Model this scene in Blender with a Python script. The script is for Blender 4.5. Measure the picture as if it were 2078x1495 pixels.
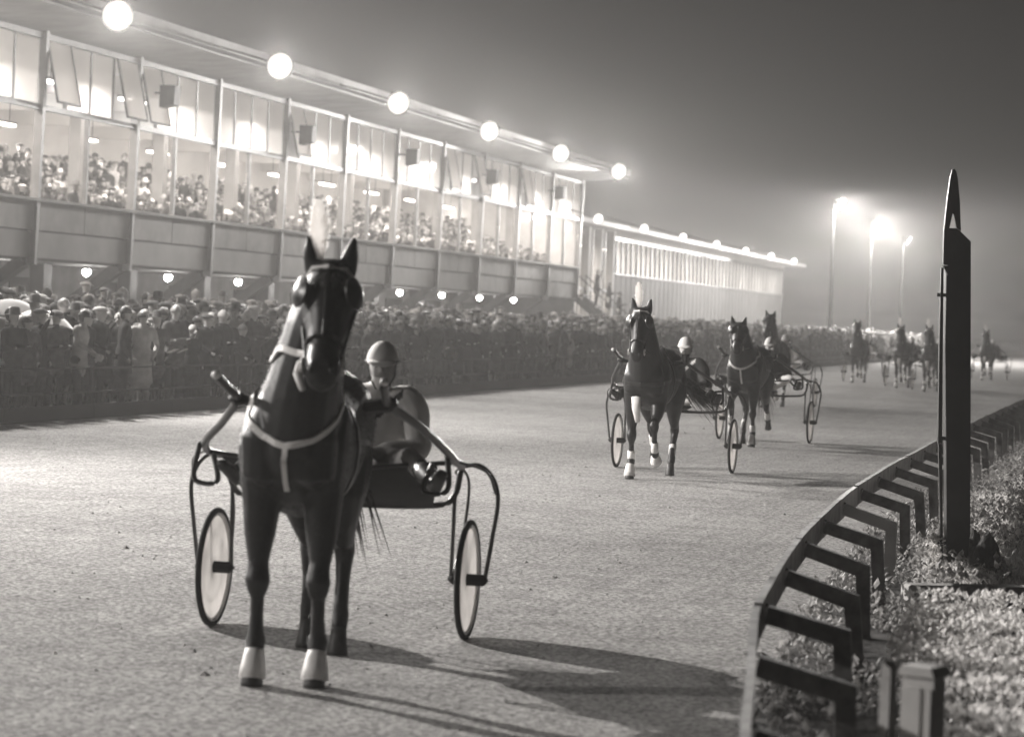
import bpy, bmesh, math, random
import numpy as np
from mathutils import Vector, Matrix, noise as mnoise
random.seed(7); np.random.seed(7)
PI = math.pi; R = math.radians
scene = bpy.context.scene
for o in list(bpy.data.objects): bpy.data.objects.remove(o)
C = scene.collection

# ---------------------------------------------------------------- camera, sky, exposure
CAM_H, F, ROLL = 1.9, 5000.0, math.atan(0.04)          # eye height, focal length in photo pixels (2078 wide)
cam = bpy.data.cameras.new('camera'); cam.sensor_width = 36.0; cam.lens = F / 2078 * 36.0
cam.shift_y = -106.0 / 2078; cam.clip_end = 4000; cam.clip_start = .1
cam.dof.use_dof = True; cam.dof.focus_distance = 23.0; cam.dof.aperture_fstop = 2.6
camo = bpy.data.objects.new('camera', cam); C.objects.link(camo)
camo.location = (0, 0, CAM_H)
camo.rotation_euler = (Matrix.Rotation(PI/2, 3, 'X') @ Matrix.Rotation(ROLL, 3, 'Z')).to_euler()
scene.camera = camo

world = bpy.data.worlds.new('World'); scene.world = world; world.use_nodes = True
wn, wl = world.node_tree.nodes, world.node_tree.links
bgn = wn['Background']; bgn.inputs['Strength'].default_value = 0.0008
skyn = wn.new('ShaderNodeTexSky'); skyn.sky_type = 'NISHITA'; skyn.sun_disc = False
skyn.sun_elevation = R(12); skyn.sun_rotation = R(250)
bw = wn.new('ShaderNodeRGBToBW'); tint = wn.new('ShaderNodeVectorMath'); tint.operation = 'MULTIPLY'
tint.inputs[1].default_value = (1.0, .975, .95)
wl.new(skyn.outputs[0], bw.inputs[0]); wl.new(bw.outputs[0], tint.inputs[0]); wl.new(tint.outputs[0], bgn.inputs['Color'])
scene.view_settings.view_transform = 'Standard'; scene.view_settings.look = 'None'
scene.view_settings.exposure = 0.0; scene.view_settings.gamma = 1.0
scene.cycles.use_denoising = True
scene.cycles.volume_bounces = 0; scene.cycles.max_bounces = 6; scene.cycles.transparent_max_bounces = 24
scene.cycles.sample_clamp_indirect = 4.0; scene.cycles.sample_clamp_direct = 0
scene.cycles.use_light_tree = True; scene.cycles.diffuse_bounces = 2; scene.cycles.glossy_bounces = 2; scene.cycles.caustics_reflective = False; scene.cycles.caustics_refractive = False
scene.cycles.use_adaptive_sampling = True; scene.cycles.adaptive_threshold = .025
LCOL = (1.0, .962, .925)

# light powers
FLOOD_W, GLOW_W, BARE_W, MAST_W, BULB_W, ROOM_W = 13000, 7000, 20, 36000, 75, 800
HAZE = 0.0011

# ---------------------------------------------------------------- geometry of the place
cr, sr = math.cos(ROLL), math.sin(ROLL)
def ray(px, py):
    u, v = px - 1039.0, py - 641.5
    return Vector(((u*cr + v*sr)/F, 1.0, -(v*cr - u*sr)/F))
def on_ground(px, py, z=0.0):                       # where a line of sight meets the level z
    d = ray(px, py); return Vector((0, 0, CAM_H)) + d * ((z - CAM_H) / d.z)
def at(px, py, D): return Vector((0, 0, CAM_H)) + ray(px, py) * D
TH = R(14.9)                                        # the straight runs 14.9 degrees off the view
DV = Vector((math.sin(TH), math.cos(TH), 0)); NV = Vector((math.cos(TH), -math.sin(TH), 0))
def S(p, s, z=0.0): return NV*p + DV*s + Vector((0, 0, z))   # p across the track, s along it
ROT = -TH

# ---------------------------------------------------------------- materials (a black and white print: warm greys)
def grey(v): return (v, v*.98, v*.96, 1)
MATS = {}
def mat(name, v, rough=.7, spec=.3, var=0.0, scale=8.0, bump=0.0, bscale=60.0, v2=None, coat=0.0, detail=6, sheen=0.0, trans=0.0):
    if name in MATS: return MATS[name]
    m = bpy.data.materials.new(name); m.use_nodes = True
    nt = m.node_tree; b = nt.nodes['Principled BSDF']; L = nt.links
    b.inputs['Roughness'].default_value = rough; b.inputs['Specular IOR Level'].default_value = spec
    b.inputs['Base Color'].default_value = grey(v); b.inputs['Coat Weight'].default_value = coat
    b.inputs['Sheen Weight'].default_value = sheen
    if trans: b.inputs['Subsurface Weight'].default_value = 0
    tc = nt.nodes.new('ShaderNodeTexCoord')
    if var or v2 is not None:
        n = nt.nodes.new('ShaderNodeTexNoise'); n.inputs['Scale'].default_value = scale; n.inputs['Detail'].default_value = detail
        r = nt.nodes.new('ShaderNodeValToRGB'); r.color_ramp.elements[0].position = .33; r.color_ramp.elements[1].position = .68
        hi = v2 if v2 is not None else min(1, v*(1+var))
        r.color_ramp.elements[0].color = grey(v*(1-var) if v2 is None else v); r.color_ramp.elements[1].color = grey(hi)
        L.new(tc.outputs['Object'], n.inputs['Vector']); L.new(n.outputs['Fac'], r.inputs['Fac']); L.new(r.outputs['Color'], b.inputs['Base Color'])
    if bump:
        n2 = nt.nodes.new('ShaderNodeTexNoise'); n2.inputs['Scale'].default_value = bscale; n2.inputs['Detail'].default_value = 5
        bp = nt.nodes.new('ShaderNodeBump'); bp.inputs['Strength'].default_value = min(1, bump); bp.inputs['Distance'].default_value = .6/bscale
        L.new(tc.outputs['Object'], n2.inputs['Vector']); L.new(n2.outputs['Fac'], bp.inputs['Height']); L.new(bp.outputs['Normal'], b.inputs['Normal'])
    MATS[name] = m; return m
def emit_mat(name, strength):
    if name in MATS: return MATS[name]
    m = bpy.data.materials.new(name); m.use_nodes = True; b = m.node_tree.nodes['Principled BSDF']
    b.inputs['Base Color'].default_value = grey(.8)
    b.inputs['Emission Color'].default_value = (*LCOL, 1); b.inputs['Emission Strength'].default_value = strength
    MATS[name] = m; return m
def glass_mat(name, frost):
    if name in MATS: return MATS[name]
    m = bpy.data.materials.new(name); m.use_nodes = True; nt = m.node_tree; L = nt.links
    nt.nodes.remove(nt.nodes['Principled BSDF']); out = nt.nodes['Material Output']
    tr = nt.nodes.new('ShaderNodeBsdfTransparent'); tr.inputs[0].default_value = grey(.9)
    gl = nt.nodes.new('ShaderNodeBsdfGlossy'); gl.inputs['Roughness'].default_value = .08; gl.inputs[0].default_value = grey(.9)
    mx = nt.nodes.new('ShaderNodeMixShader'); mx.inputs[0].default_value = .07; L.new(tr.outputs[0], mx.inputs[1]); L.new(gl.outputs[0], mx.inputs[2])
    last = mx
    if frost:
        tl = nt.nodes.new('ShaderNodeBsdfTranslucent'); tl.inputs[0].default_value = grey(.9)
        m2 = nt.nodes.new('ShaderNodeMixShader'); m2.inputs[0].default_value = frost
        L.new(mx.outputs[0], m2.inputs[1]); L.new(tl.outputs[0], m2.inputs[2]); last = m2
    L.new(last.outputs[0], out.inputs['Surface']); MATS[name] = m; return m

def sheet_mat(name, v, tr=.5):                         # thin translucent sheet: celluloid, feather, leaf
    if name in MATS: return MATS[name]
    m = bpy.data.materials.new(name); m.use_nodes = True; nt = m.node_tree; L = nt.links; b = nt.nodes['Principled BSDF']; b.inputs['Base Color'].default_value = grey(v); b.inputs['Roughness'].default_value = .5
    tl = nt.nodes.new('ShaderNodeBsdfTranslucent'); tl.inputs[0].default_value = grey(v); mx = nt.nodes.new('ShaderNodeMixShader'); mx.inputs[0].default_value = tr
    if v < .86:
        tc = nt.nodes.new('ShaderNodeTexCoord'); n = nt.nodes.new('ShaderNodeTexNoise'); n.inputs['Scale'].default_value = 25 if v < .69 or v > .75 else 4; n.inputs['Detail'].default_value = 3
        r = nt.nodes.new('ShaderNodeValToRGB'); r.color_ramp.elements[0].position = .35; r.color_ramp.elements[1].position = .65; k_ = .55 if v < .69 else .15 if v < .75 else .4; r.color_ramp.elements[0].color = grey(v*(1-k_)); r.color_ramp.elements[1].color = grey(min(.92, v*(1+k_)))
        L.new(tc.outputs['Object'], n.inputs['Vector']); L.new(n.outputs['Fac'], r.inputs['Fac']); L.new(r.outputs[0], b.inputs['Base Color']); L.new(r.outputs[0], tl.inputs[0])
    L.new(b.outputs[0], mx.inputs[1]); L.new(tl.outputs[0], mx.inputs[2]); L.new(mx.outputs[0], nt.nodes['Material Output'].inputs['Surface']); MATS[name] = m; return m
def track_mat():
    m = bpy.data.materials.new('track_cinder'); m.use_nodes = True; nt = m.node_tree; L = nt.links; b = nt.nodes['Principled BSDF']
    b.inputs['Roughness'].default_value = .95; b.inputs['Specular IOR Level'].default_value = .12
    tc = nt.nodes.new('ShaderNodeTexCoord')
    def nz(scale, detail, rough=.6, vec=None):
        n = nt.nodes.new('ShaderNodeTexNoise'); n.inputs['Scale'].default_value = scale; n.inputs['Detail'].default_value = detail; n.inputs['Roughness'].default_value = rough
        L.new(vec or tc.outputs['Object'], n.inputs['Vector']); return n
    fine = nz(24, 8, .75); grit = nz(60, 4, .7); broad = nz(.35, 4)
    mp = nt.nodes.new('ShaderNodeMapping'); mp.inputs['Scale'].default_value = (7.0, .16, 1); L.new(tc.outputs['Object'], mp.inputs['Vector'])
    lines = nz(1.0, 4, .6, mp.outputs['Vector']); scuff = nz(3.2, 3, .55)
    mp2 = nt.nodes.new('ShaderNodeMapping'); mp2.inputs['Scale'].default_value = (14.0, .05, 1); mp2.inputs['Rotation'].default_value = (0, 0, .06); L.new(tc.outputs['Object'], mp2.inputs['Vector'])
    ruts = nz(1.0, 2, .5, mp2.outputs['Vector'])
    def ramp(n, a, b_, ca, cb):
        r = nt.nodes.new('ShaderNodeValToRGB'); e = r.color_ramp.elements; e[0].position = a; e[1].position = b_; e[0].color = (ca,)*3+(1,); e[1].color = (cb,)*3+(1,)
        L.new(n.outputs['Fac'], r.inputs['Fac']); return r
    def mul(a, b_):
        x = nt.nodes.new('ShaderNodeMix'); x.data_type = 'RGBA'; x.blend_type = 'MULTIPLY'; x.inputs[0].default_value = 1
        L.new(a.outputs[0] if a.bl_idname != 'ShaderNodeMix' else a.outputs[2], x.inputs[6]); L.new(b_.outputs[0], x.inputs[7]); return x
    base = nt.nodes.new('ShaderNodeRGB'); base.outputs[0].default_value = grey(.42)
    c = mul(base, ramp(fine, .38, .64, .26, 1.5)); c = mul(c, ramp(grit, .3, .7, .6, 1.35)); c = mul(c, ramp(broad, .3, .7, .82, 1.1)); c = mul(c, ramp(lines, .35, .62, .985, 1.01)); c = mul(c, ramp(ruts, .53, .62, 1.0, .90)); c = mul(c, ramp(scuff, .3, .62, .80, 1.08))
    L.new(c.outputs[2], b.inputs['Base Color'])
    h1 = nt.nodes.new('ShaderNodeMath'); h1.operation = 'ADD'; L.new(fine.outputs['Fac'], h1.inputs[0]); L.new(grit.outputs['Fac'], h1.inputs[1])
    h2 = nt.nodes.new('ShaderNodeMath'); h2.operation = 'MULTIPLY_ADD'; h2.inputs[1].default_value = 1.6; L.new(scuff.outputs['Fac'], h2.inputs[0]); L.new(h1.outputs[0], h2.inputs[2]); h1 = h2
    bp = nt.nodes.new('ShaderNodeBump'); bp.inputs['Strength'].default_value = .6; bp.inputs['Distance'].default_value = .025
    L.new(h1.outputs[0], bp.inputs['Height']); L.new(bp.outputs['Normal'], b.inputs['Normal'])
    return m

# ---------------------------------------------------------------- mesh helpers
def V(*a): return Vector(a)
class MB:
    def __init__(self): self.v = []; self.f = []; self.m = []
    def add(self, vs, fs, mi=0):
        k = len(self.v); self.v += [tuple(x) for x in vs]; self.f += [tuple(i+k for i in f) for f in fs]; self.m += [mi]*len(fs); return self
    def box(self, c, size, M=None, mi=0):
        hx, hy, hz = size[0]/2, size[1]/2, size[2]/2; c = Vector(c); vs = []
        for x, y, z in ((-1,-1,-1),(1,-1,-1),(1,1,-1),(-1,1,-1),(-1,-1,1),(1,-1,1),(1,1,1),(-1,1,1)):
            p = Vector((x*hx, y*hy, z*hz)); vs.append(c + (M @ p if M else p))
        return self.add(vs, [(0,3,2,1),(4,5,6,7),(0,1,5,4),(1,2,6,5),(2,3,7,6),(3,0,4,7)], mi)
    def loft(self, rings, n=12, mi=0, side=None, closed_ends=True):
        # rings: (centre, half width along side, half height across)
        P = [Vector(r[0]) for r in rings]; k0 = len(self.v); vs = []; fs = []
        for i, r in enumerate(rings):
            t = (P[min(i+1, len(P)-1)] - P[max(i-1, 0)]).normalized()
            s0 = Vector(side) if side is not None else Vector((1, 0, 0))
            if abs(t.dot(s0)) > .95: s0 = Vector((0, 1, 0)) if abs(t.y) < .9 else Vector((0, 0, 1))
            sd = (s0 - t*t.dot(s0)).normalized(); up = t.cross(sd)
            for j in range(n):
                a = 2*PI*j/n; vs.append(P[i] + sd*(r[1]*math.cos(a)) + up*(r[2]*math.sin(a)))
        for i in range(len(rings)-1):
            for j in range(n):
                a, b = i*n+j, i*n+(j+1) % n; fs.append((a, b, b+n, a+n))
        if closed_ends:
            t0 = (P[0]-P[1]).normalized(); t1 = (P[-1]-P[-2]).normalized()
            vs.append(P[0] + t0*min(rings[0][1], rings[0][2])*.55); vs.append(P[-1] + t1*min(rings[-1][1], rings[-1][2])*.55)
            e0, e1 = len(vs)-2, len(vs)-1; o = (len(rings)-1)*n
            for j in range(n): fs.append((e0, (j+1) % n, j)); fs.append((e1, o+j, o+(j+1) % n))
        return self.add(vs, fs, mi)
    def tube(self, pts, r, n=8, mi=0):
        rs = r if isinstance(r, (list, tuple)) else [r]*len(pts)
        return self.loft([(p, q, q) for p, q in zip(pts, rs)], n, mi)
    def lathe(self, prof, n=16, M=None, mi=0):           # profile of (radius, height)
        vs = []; fs = []
        for rr, z in prof:
            for j in range(n):
                a = 2*PI*j/n; p = Vector((rr*math.cos(a), rr*math.sin(a), z)); vs.append(M @ p if M else p)
        for i in range(len(prof)-1):
            for j in range(n): a, b = i*n+j, i*n+(j+1) % n; fs.append((a, b, b+n, a+n))
        if prof[0][0] > 1e-6: fs.append(tuple(reversed(range(n))))
        if prof[-1][0] > 1e-6: fs.append(tuple((len(prof)-1)*n+j for j in range(n)))
        return self.add(vs, fs, mi)
    def prism(self, poly, d0, d1, M=None, mi=0):          # polygon in (x, z), extruded along y
        n = len(poly); vs = [Vector((x, d0, z)) for x, z in poly] + [Vector((x, d1, z)) for x, z in poly]
        if M: vs = [M @ v for v in vs]
        fs = [tuple(range(n)), tuple(reversed(range(n, 2*n)))] + [(i, n+i, n+(i+1) % n, (i+1) % n) for i in range(n)]
        return self.add(vs, fs, mi)
    def mesh(self, name, mats, smooth=False):
        me = bpy.data.meshes.new(name); me.from_pydata(self.v, [], self.f)
        for m in mats: me.materials.append(m)
        me.polygons.foreach_set('material_index', self.m)
        if smooth: me.polygons.foreach_set('use_smooth', [True]*len(self.f))
        me.update()
        bm = bmesh.new(); bm.from_mesh(me); bmesh.ops.recalc_face_normals(bm, faces=bm.faces); bm.to_mesh(me); bm.free()
        return me
def link(name, me, parent=None, loc=None, rotz=None, M=None):
    o = bpy.data.objects.new(name, me); C.objects.link(o)
    if parent: o.parent = parent
    if loc is not None: o.location = loc
    if rotz is not None: o.rotation_euler = (0, 0, rotz)
    if M is not None: o.matrix_local = M
    return o
def obj(name, mb, mats, parent=None, loc=None, rotz=None, smooth=False):
    if not isinstance(mats, (list, tuple)): mats = [mats]
    return link(name, mb.mesh(name, mats, smooth), parent, loc, rotz)
def tag(o, label=None, cat=None, group=None, kind=None):
    if label: o['label'] = label
    if cat: o['category'] = cat
    if group: o['group'] = group
    if kind: o['kind'] = kind
    return o
def empty(name, loc=(0,0,0), rotz=0.0):
    o = bpy.data.objects.new(name, None); C.objects.link(o); o.location = loc; o.rotation_euler = (0, 0, rotz); o.empty_display_size = .2; return o
def copy_tree(o, parent=None):
    c = o.copy(); C.objects.link(c); c.parent = parent
    for ch in list(o.children): copy_tree(ch, c)
    return c
def light(kind, name, power, parent, loc, size=.1, rot=None, **kw):
    l = bpy.data.lights.new(name, kind); l.energy = power; l.color = LCOL
    if kind in ('POINT', 'SPOT'): l.shadow_soft_size = size
    for k, v in kw.items(): setattr(l, k, v)
    o = bpy.data.objects.new(name, l); C.objects.link(o); o.parent = parent; o.location = loc
    if rot is not None: o.rotation_euler = rot
    return o
def smoothed(pts, k=6):                                   # Catmull-Rom
    P = [Vector(p) for p in pts]; out = []
    for i in range(len(P)-1):
        a, b, c, d = P[max(i-1, 0)], P[i], P[i+1], P[min(i+2, len(P)-1)]
        for j in range(k):
            t = j/k; out.append(.5*((2*b) + (c-a)*t + (2*a-5*b+4*c-d)*t*t + (3*b-a-3*c+d)*t**3))
    out.append(P[-1]); return out

class Flesh:
    """Closed lofts grown together into one continuous skin; each loft keeps its own material zone."""
    def __init__(self): self.mb = MB(); self.c = []; self.r = []; self.z = []
    def limb(self, rings, zone, side=None, n=12):
        self.mb.loft(rings, n, 0, side)
        for i in range(len(rings)-1):
            a, b = rings[i], rings[i+1]
            for k in range(5):
                t = k/4.0; self.c.append(Vector(a[0]).lerp(Vector(b[0]), t)); self.z.append(zone)
                self.r.append((a[1]+a[2])/2*(1-t) + (b[1]+b[2])/2*t)
    def ball(self, c, r, zone):
        c = Vector(c); rx, ry, rz = r if isinstance(r, (tuple, list)) else (r, r, r)
        self.limb([(c+V(0,0,rz*k), rx*math.sqrt(max(.02, 1-k*k)), ry*math.sqrt(max(.02, 1-k*k))) for k in (-.92,-.6,-.2,.2,.6,.92)], zone)
    def grow(self, name, voxel, smooth_it, zones, extra=None, rule=None, decimate=None):
        me = self.mb.mesh(name+'_raw', [])
        o = bpy.data.objects.new(name, me); C.objects.link(o)
        m = o.modifiers.new('r', 'REMESH'); m.mode = 'VOXEL'; m.voxel_size = voxel; m.use_smooth_shade = True
        s = o.modifiers.new('s', 'SMOOTH'); s.factor = .5; s.iterations = smooth_it
        if decimate: d = o.modifiers.new('d', 'DECIMATE'); d.ratio = decimate
        dg = bpy.context.evaluated_depsgraph_get(); out = bpy.data.meshes.new_from_object(o.evaluated_get(dg))
        bpy.data.objects.remove(o); bpy.data.meshes.remove(me)
        out.name = name; nf = len(out.polygons); cen = np.zeros(nf*3); out.polygons.foreach_get('center', cen); cen = cen.reshape(-1, 3)
        pc = np.array([tuple(v) for v in self.c]); pr = np.array(self.r); keys = list(zones)
        pz = np.array([keys.index(z) for z in self.z]); idx = np.zeros(nf, int)
        for a in range(0, nf, 4000):
            q = cen[a:a+4000]; d = np.linalg.norm(q[:, None, :]-pc[None], axis=2)/pr[None]; idx[a:a+4000] = pz[d.argmin(1)]
        if rule is not None:
            for i in range(nf):
                k = rule(cen[i], keys[idx[i]])
                if k is not None: idx[i] = keys.index(k)
        out.materials.clear()
        for k in keys: out.materials.append(zones[k])
        out.polygons.foreach_set('material_index', idx.astype(np.int32)); out.polygons.foreach_set('use_smooth', [True]*nf); out.update()
        if extra is not None:                                # small crisp pieces (fingers) joined to the skin
            bm = bmesh.new(); bm.from_mesh(out); t = extra.mesh('t', [], True); bm.from_mesh(t); bm.to_mesh(out); bm.free(); bpy.data.meshes.remove(t)
        return out
# ================================================================= THE SETTING
# ground: one sheet to the horizon, the racing strip laid on it
M_TRACK = track_mat()
g = MB(); n = 24; xs = np.linspace(-700, 900, n); ys = np.linspace(-80, 1500, n)
g.add([(x, y, 0) for y in ys for x in xs], [(j*n+i, j*n+i+1, (j+1)*n+i+1, (j+1)*n+i) for j in range(n-1) for i in range(n-1)])
tag(obj('ground', g, mat('earth', .05, .95, .1, v2=.12, scale=2.5, bump=.6, bscale=25)), kind='structure')

RAIL_PX = [(1512,1500),(1520,1400),(1532,1245),(1560,1185),(1600,1120),(1645,1065),(1700,1015),(1760,970),(1830,930),(1900,893),(1985,850),(2078,808)]
RAIL_H = .62
rail_pts = [on_ground(x, y, RAIL_H) for x, y in RAIL_PX]
rail_pts = [rail_pts[0] + (rail_pts[0]-rail_pts[1]).normalized()*4.0] + rail_pts
for k in range(1, 12): rail_pts.append(rail_pts[12] + (rail_pts[12]-rail_pts[11]).normalized().lerp(DV, min(1, k*.4)).normalized()*8*k)
rail_curve = smoothed(rail_pts, 8)
# racing strip between the crowd fence and just inside the rail
FENCE_P = -16.7
left = [S(FENCE_P, s, .004) for s in (-40, 0, 40, 80, 120, 160, 260, 500, 1300)]
tr = MB(); edge = [Vector((p.x, p.y, .004)) + NV*-.03 for p in rail_curve]
edge = [edge[0] - DV*40] + edge + [edge[-1] + DV*250, edge[-1] + DV*1200]
L_, E_ = [], []
for e in edge:
    s = e.dot(DV); E_.append(e); L_.append(S(FENCE_P+.15, s, .004))
vs = []
K = 12
for a, b in zip(L_, E_): vs += [a.lerp(b, k/K) for k in range(K+1)]
tr.add(vs, [(i*(K+1)+k, i*(K+1)+k+1, (i+1)*(K+1)+k+1, (i+1)*(K+1)+k) for i in range(len(L_)-1) for k in range(K)])
# object space with y along the straight, so that the harrow lines follow it
for i, v in enumerate(tr.v):
    w = Vector(v); tr.v[i] = (w.dot(NV), w.dot(DV), w.z)
tag(obj('racing_strip', tr, M_TRACK, rotz=ROT), kind='structure')

# trampled clods along the strip, real relief in the foreground
cl = MB(); rnd = random.Random(5)
for i in range(2200):
    s = 6.5 + 40*rnd.random()**1.7; p = rnd.uniform(-15.5, -2.9); q = S(p, s)
    if abs(q.x/q.y) > .24: continue
    r = rnd.uniform(.006, .02)*(1.0 + (rnd.random() < .05)*.9); h = r*rnd.uniform(.4, .8); a = rnd.uniform(0, 2)
    ring = [(q.x+r*math.cos(a+k*1.2566)*rnd.uniform(.7, 1.2), q.y+r*math.sin(a+k*1.2566)*rnd.uniform(.7, 1.2), .003) for k in range(5)]
    cl.add(ring + [(q.x+rnd.uniform(-.3,.3)*r, q.y, .004+h)], [(k, (k+1) % 5, 5) for k in range(5)])
tag(obj('track_clods', cl, mat('clod', .26, .95, .1, v2=.46, scale=9)), 'loose clods of sand and cinder on the track', 'clods', kind='stuff')

# spectators' apron: gently rising behind the fence
ap = MB(); rows = [(-16.6, .004), (-18.0, .03), (-22, .16), (-26, .30), (-34, .42)]
ss = list(range(-10, 200, 15)) + [260, 420]
vs = [Vector((p, s, z)) for s in ss for p, z in rows]; nr = len(rows)
ap.add(vs, [(i*nr+k, i*nr+k+1, (i+1)*nr+k+1, (i+1)*nr+k) for i in range(len(ss)-1) for k in range(nr-1)])
tag(obj('spectator_apron', ap, mat('apron', .05, .9, .2, v2=.09, scale=3), rotz=ROT), kind='structure')
def apron_z(p):
    for (a, za), (b, zb) in zip(rows, rows[1:]):
        if b <= p <= a: return za + (zb-za)*(a-p)/(a-b)
    return .0

# ================================================================= GRANDSTAND (local x = p across, y = s along)
stand = empty('grandstand', (0,0,0), ROT)
tag(stand, 'long glazed grandstand with lit windows and floodlit roof edge behind the crowd', 'grandstand')
M_PANEL = mat('fascia_panel', .40, .75, .3, var=.12, scale=1.5); M_FASC = mat('fascia_smooth', .36, .7, .3, var=.1, scale=1.2)
M_FRAME = mat('window_frame', .16, .5, .4, var=.15, scale=3); M_DARK = mat('dark_steel', .07, .6, .4, var=.2, scale=3)
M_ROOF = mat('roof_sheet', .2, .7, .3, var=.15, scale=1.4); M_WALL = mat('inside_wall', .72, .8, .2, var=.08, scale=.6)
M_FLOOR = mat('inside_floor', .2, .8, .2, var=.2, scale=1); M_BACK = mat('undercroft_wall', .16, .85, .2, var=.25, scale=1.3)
M_PILLAR = mat('pillar', .25, .7, .3, var=.1, scale=2); M_CLEAR = glass_mat('clear_glass', 0); M_FROST = glass_mat('frosted_glass', .86)
BAY, S0, NB0, NB1 = 5.75, 55.4, -2, 10
FP = -27.0; LEAN = .018                              # facade plane, leaning a little towards the track
def fp(z): return FP + (z-4.3)*LEAN
def sb(k): return S0 + BAY*k
SA, SZ = sb(NB0), sb(NB1)
def part(name, mb, m, par=stand, smooth=False): return obj(name, mb, m, par, smooth=smooth)
ZS, ZT, ZW, ZL, ZU = 4.27, 6.56, 8.3, 3.53, 2.85
for k in range(NB0, NB1):
    a, b = sb(k), sb(k+1); c = (a+b)/2
    for j in range(2):                               # fascia panels under the windows
        y0 = a + j*BAY/2; part('fascia_panel', MB().box((fp(3.9), y0+BAY/4, (ZL+ZS)/2), (.12, BAY/2-.05, ZS-ZL-.05)), M_PANEL)
    part('fascia_panel', MB().box((fp(3.2)-.04, c, (ZU+ZL)/2), (.14, BAY-.04, ZL-ZU-.04)), M_FASC)
    part('window_sill', MB().box((fp(ZS)+.06, c, ZS+.02), (.26, BAY-.004, .07)), M_FASC)
    part('transom', MB().box((fp(ZT)+.02, c, ZT), (.16, BAY-.14, .13)), M_FRAME)
    part('top_rail', MB().box((fp(ZW)+.02, c, ZW), (.14, BAY-.14, .14)), M_FRAME)
    part('mullion', MB().box((fp((ZS+ZT)/2), c, (ZS+.06+ZT-.07)/2), (.12, .085, ZT-ZS-.13)), M_FRAME)
    for j in range(2):
        y0 = a + .08 + j*(BAY/2-.03); w = BAY/2-.14
        part('window_pane', MB().box((fp(5.4)-.03, y0+w/2, (ZS+.07+ZT-.07)/2), (.012, w-.01, ZT-ZS-.15)), M_CLEAR)
    w4 = (BAY-.16)/4; openp = {-2: (1,), -1: (), 0: (0, 3), 1: (0,), 2: (), 3: (0,), 4: (), 5: (), 6: (0, 3), 7: (), 8: (0,), 9: ()}.get(k, ())
    for j in range(4):
        y0 = a + .08 + j*w4
        if j: part('mullion', MB().box((fp((ZT+ZW)/2)-.02, y0, (ZT+ZW)/2), (.1, .075, ZW-ZT-.15)), M_FRAME)
        h = ZW-ZT-.17; tilt = .22 if j in openp else 0.0
        Mx = Matrix.Rotation(-tilt, 4, 'Y')
        pn = MB().box((0, 0, -h/2), (.012, w4-.1, h-.02)); o = part('window_pane', pn, M_FROST)
        o.location = (fp(ZW)-.02 + (.09 if tilt else 0), y0+w4/2, ZW-.08); o.rotation_euler = (0, -tilt, 0)
        if tilt:
            fr = MB()
            fr.box((0, -w4/2+.05, -h/2), (.045, .05, h)); fr.box((0, w4/2-.05, -h/2), (.045, .05, h)); fr.box((0, 0, -h+.02), (.045, w4-.151, .05))
            obj('sash', fr, M_DARK, o)
    part('pillar', MB().box((FP-2.0, a+.9, (3.3+8.2)/2), (.34, .36, 4.9)), M_PILLAR)
    part('beam', MB().box((FP-5, a+.9, 7.75), (9.5, .3, .5)), M_WALL)
    # undercroft: column and raking strut
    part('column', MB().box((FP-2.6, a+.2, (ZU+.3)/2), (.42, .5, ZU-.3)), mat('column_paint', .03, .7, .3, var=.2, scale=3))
    st = MB(); p0 = Vector((FP-.3, a+.2+.03, ZU-.05)); p1 = Vector((FP-2.5, a+.2+.03, 1.2)); d = p1-p0
    Q = d.to_track_quat('Z', 'Y').to_matrix(); st.box((p0+p1)/2, (.34, .3, d.length), Q); part('raking_strut', st, M_DARK)
for k in range(NB0, NB1+1):
    a = sb(k); part('post', MB().box((fp(6)+.03, a, (ZU+ZW)/2-.0), (.22, .15, ZW-ZU+.3), Matrix.Rotation(LEAN, 3, 'Y')), M_FRAME)
LONG0 = -6.0
part('roof', MB().prism([(FP-10, 8.95), (FP-10, 9.2), (FP+2.3, 8.98), (FP+2.3, 8.70)], LONG0, SZ+.6), M_ROOF)
part('soffit', MB().prism([(FP-.25, 8.40), (FP-.25, 8.52), (FP+2.2, 8.62), (FP+2.2, 8.57)], LONG0, SZ+.55), M_ROOF)
part('fascia_backing', MB().box((FP-.13, (SA+SZ)/2, (ZU+ZS)/2), (.05, SZ-SA, ZS-ZU-.02)), M_FRAME)
part('ceiling', MB().box((FP-5.1, (SA+SZ)/2, 8.28), (9.4, SZ-SA, .1)), M_WALL)
part('back_wall', MB().box((FP-9.8, (SA+SZ)/2, 6.0), (.2, SZ-SA, 5.6)), M_WALL)
part('end_wall', MB().box((FP-5, SZ+.16, 5.8), (9.7, .12, 5.4)), M_PANEL)
part('end_wall', MB().box((FP-2.4, SZ+.16, 1.55), (4.6, .12, 2.9)), M_DARK)
part('end_wall', MB().box((FP-5, SA-.16, 5.8), (9.7, .12, 5.4)), M_PANEL)
part('deck', MB().box((FP-5.0, (SA+SZ)/2, 3.0), (9.7, SZ-SA, .24)), M_FLOOR)
TIERS = [(-.9, 3.12), (-2.4, 3.45), (-3.5, 3.85), (-4.6, 4.25), (-5.7, 4.6)]
for i, (dp, z) in enumerate(TIERS[1:]):
    part('tier', MB().box((FP+dp-.35+(-3.2 if i == 3 else 0)+0, (SA+SZ)/2, (3.125+z)/2), (1.09 if i < 3 else 5.6, SZ-SA-.3, z-3.13)), M_FLOOR)
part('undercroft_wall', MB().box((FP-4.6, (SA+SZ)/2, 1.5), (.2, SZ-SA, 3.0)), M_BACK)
part('undercroft_ceiling', MB().box((FP-2.45, (SA+SZ)/2, 2.845), (4.2, SZ-SA, .06)), mat('underside', .2, .8, .2, var=.2, scale=1))
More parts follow.
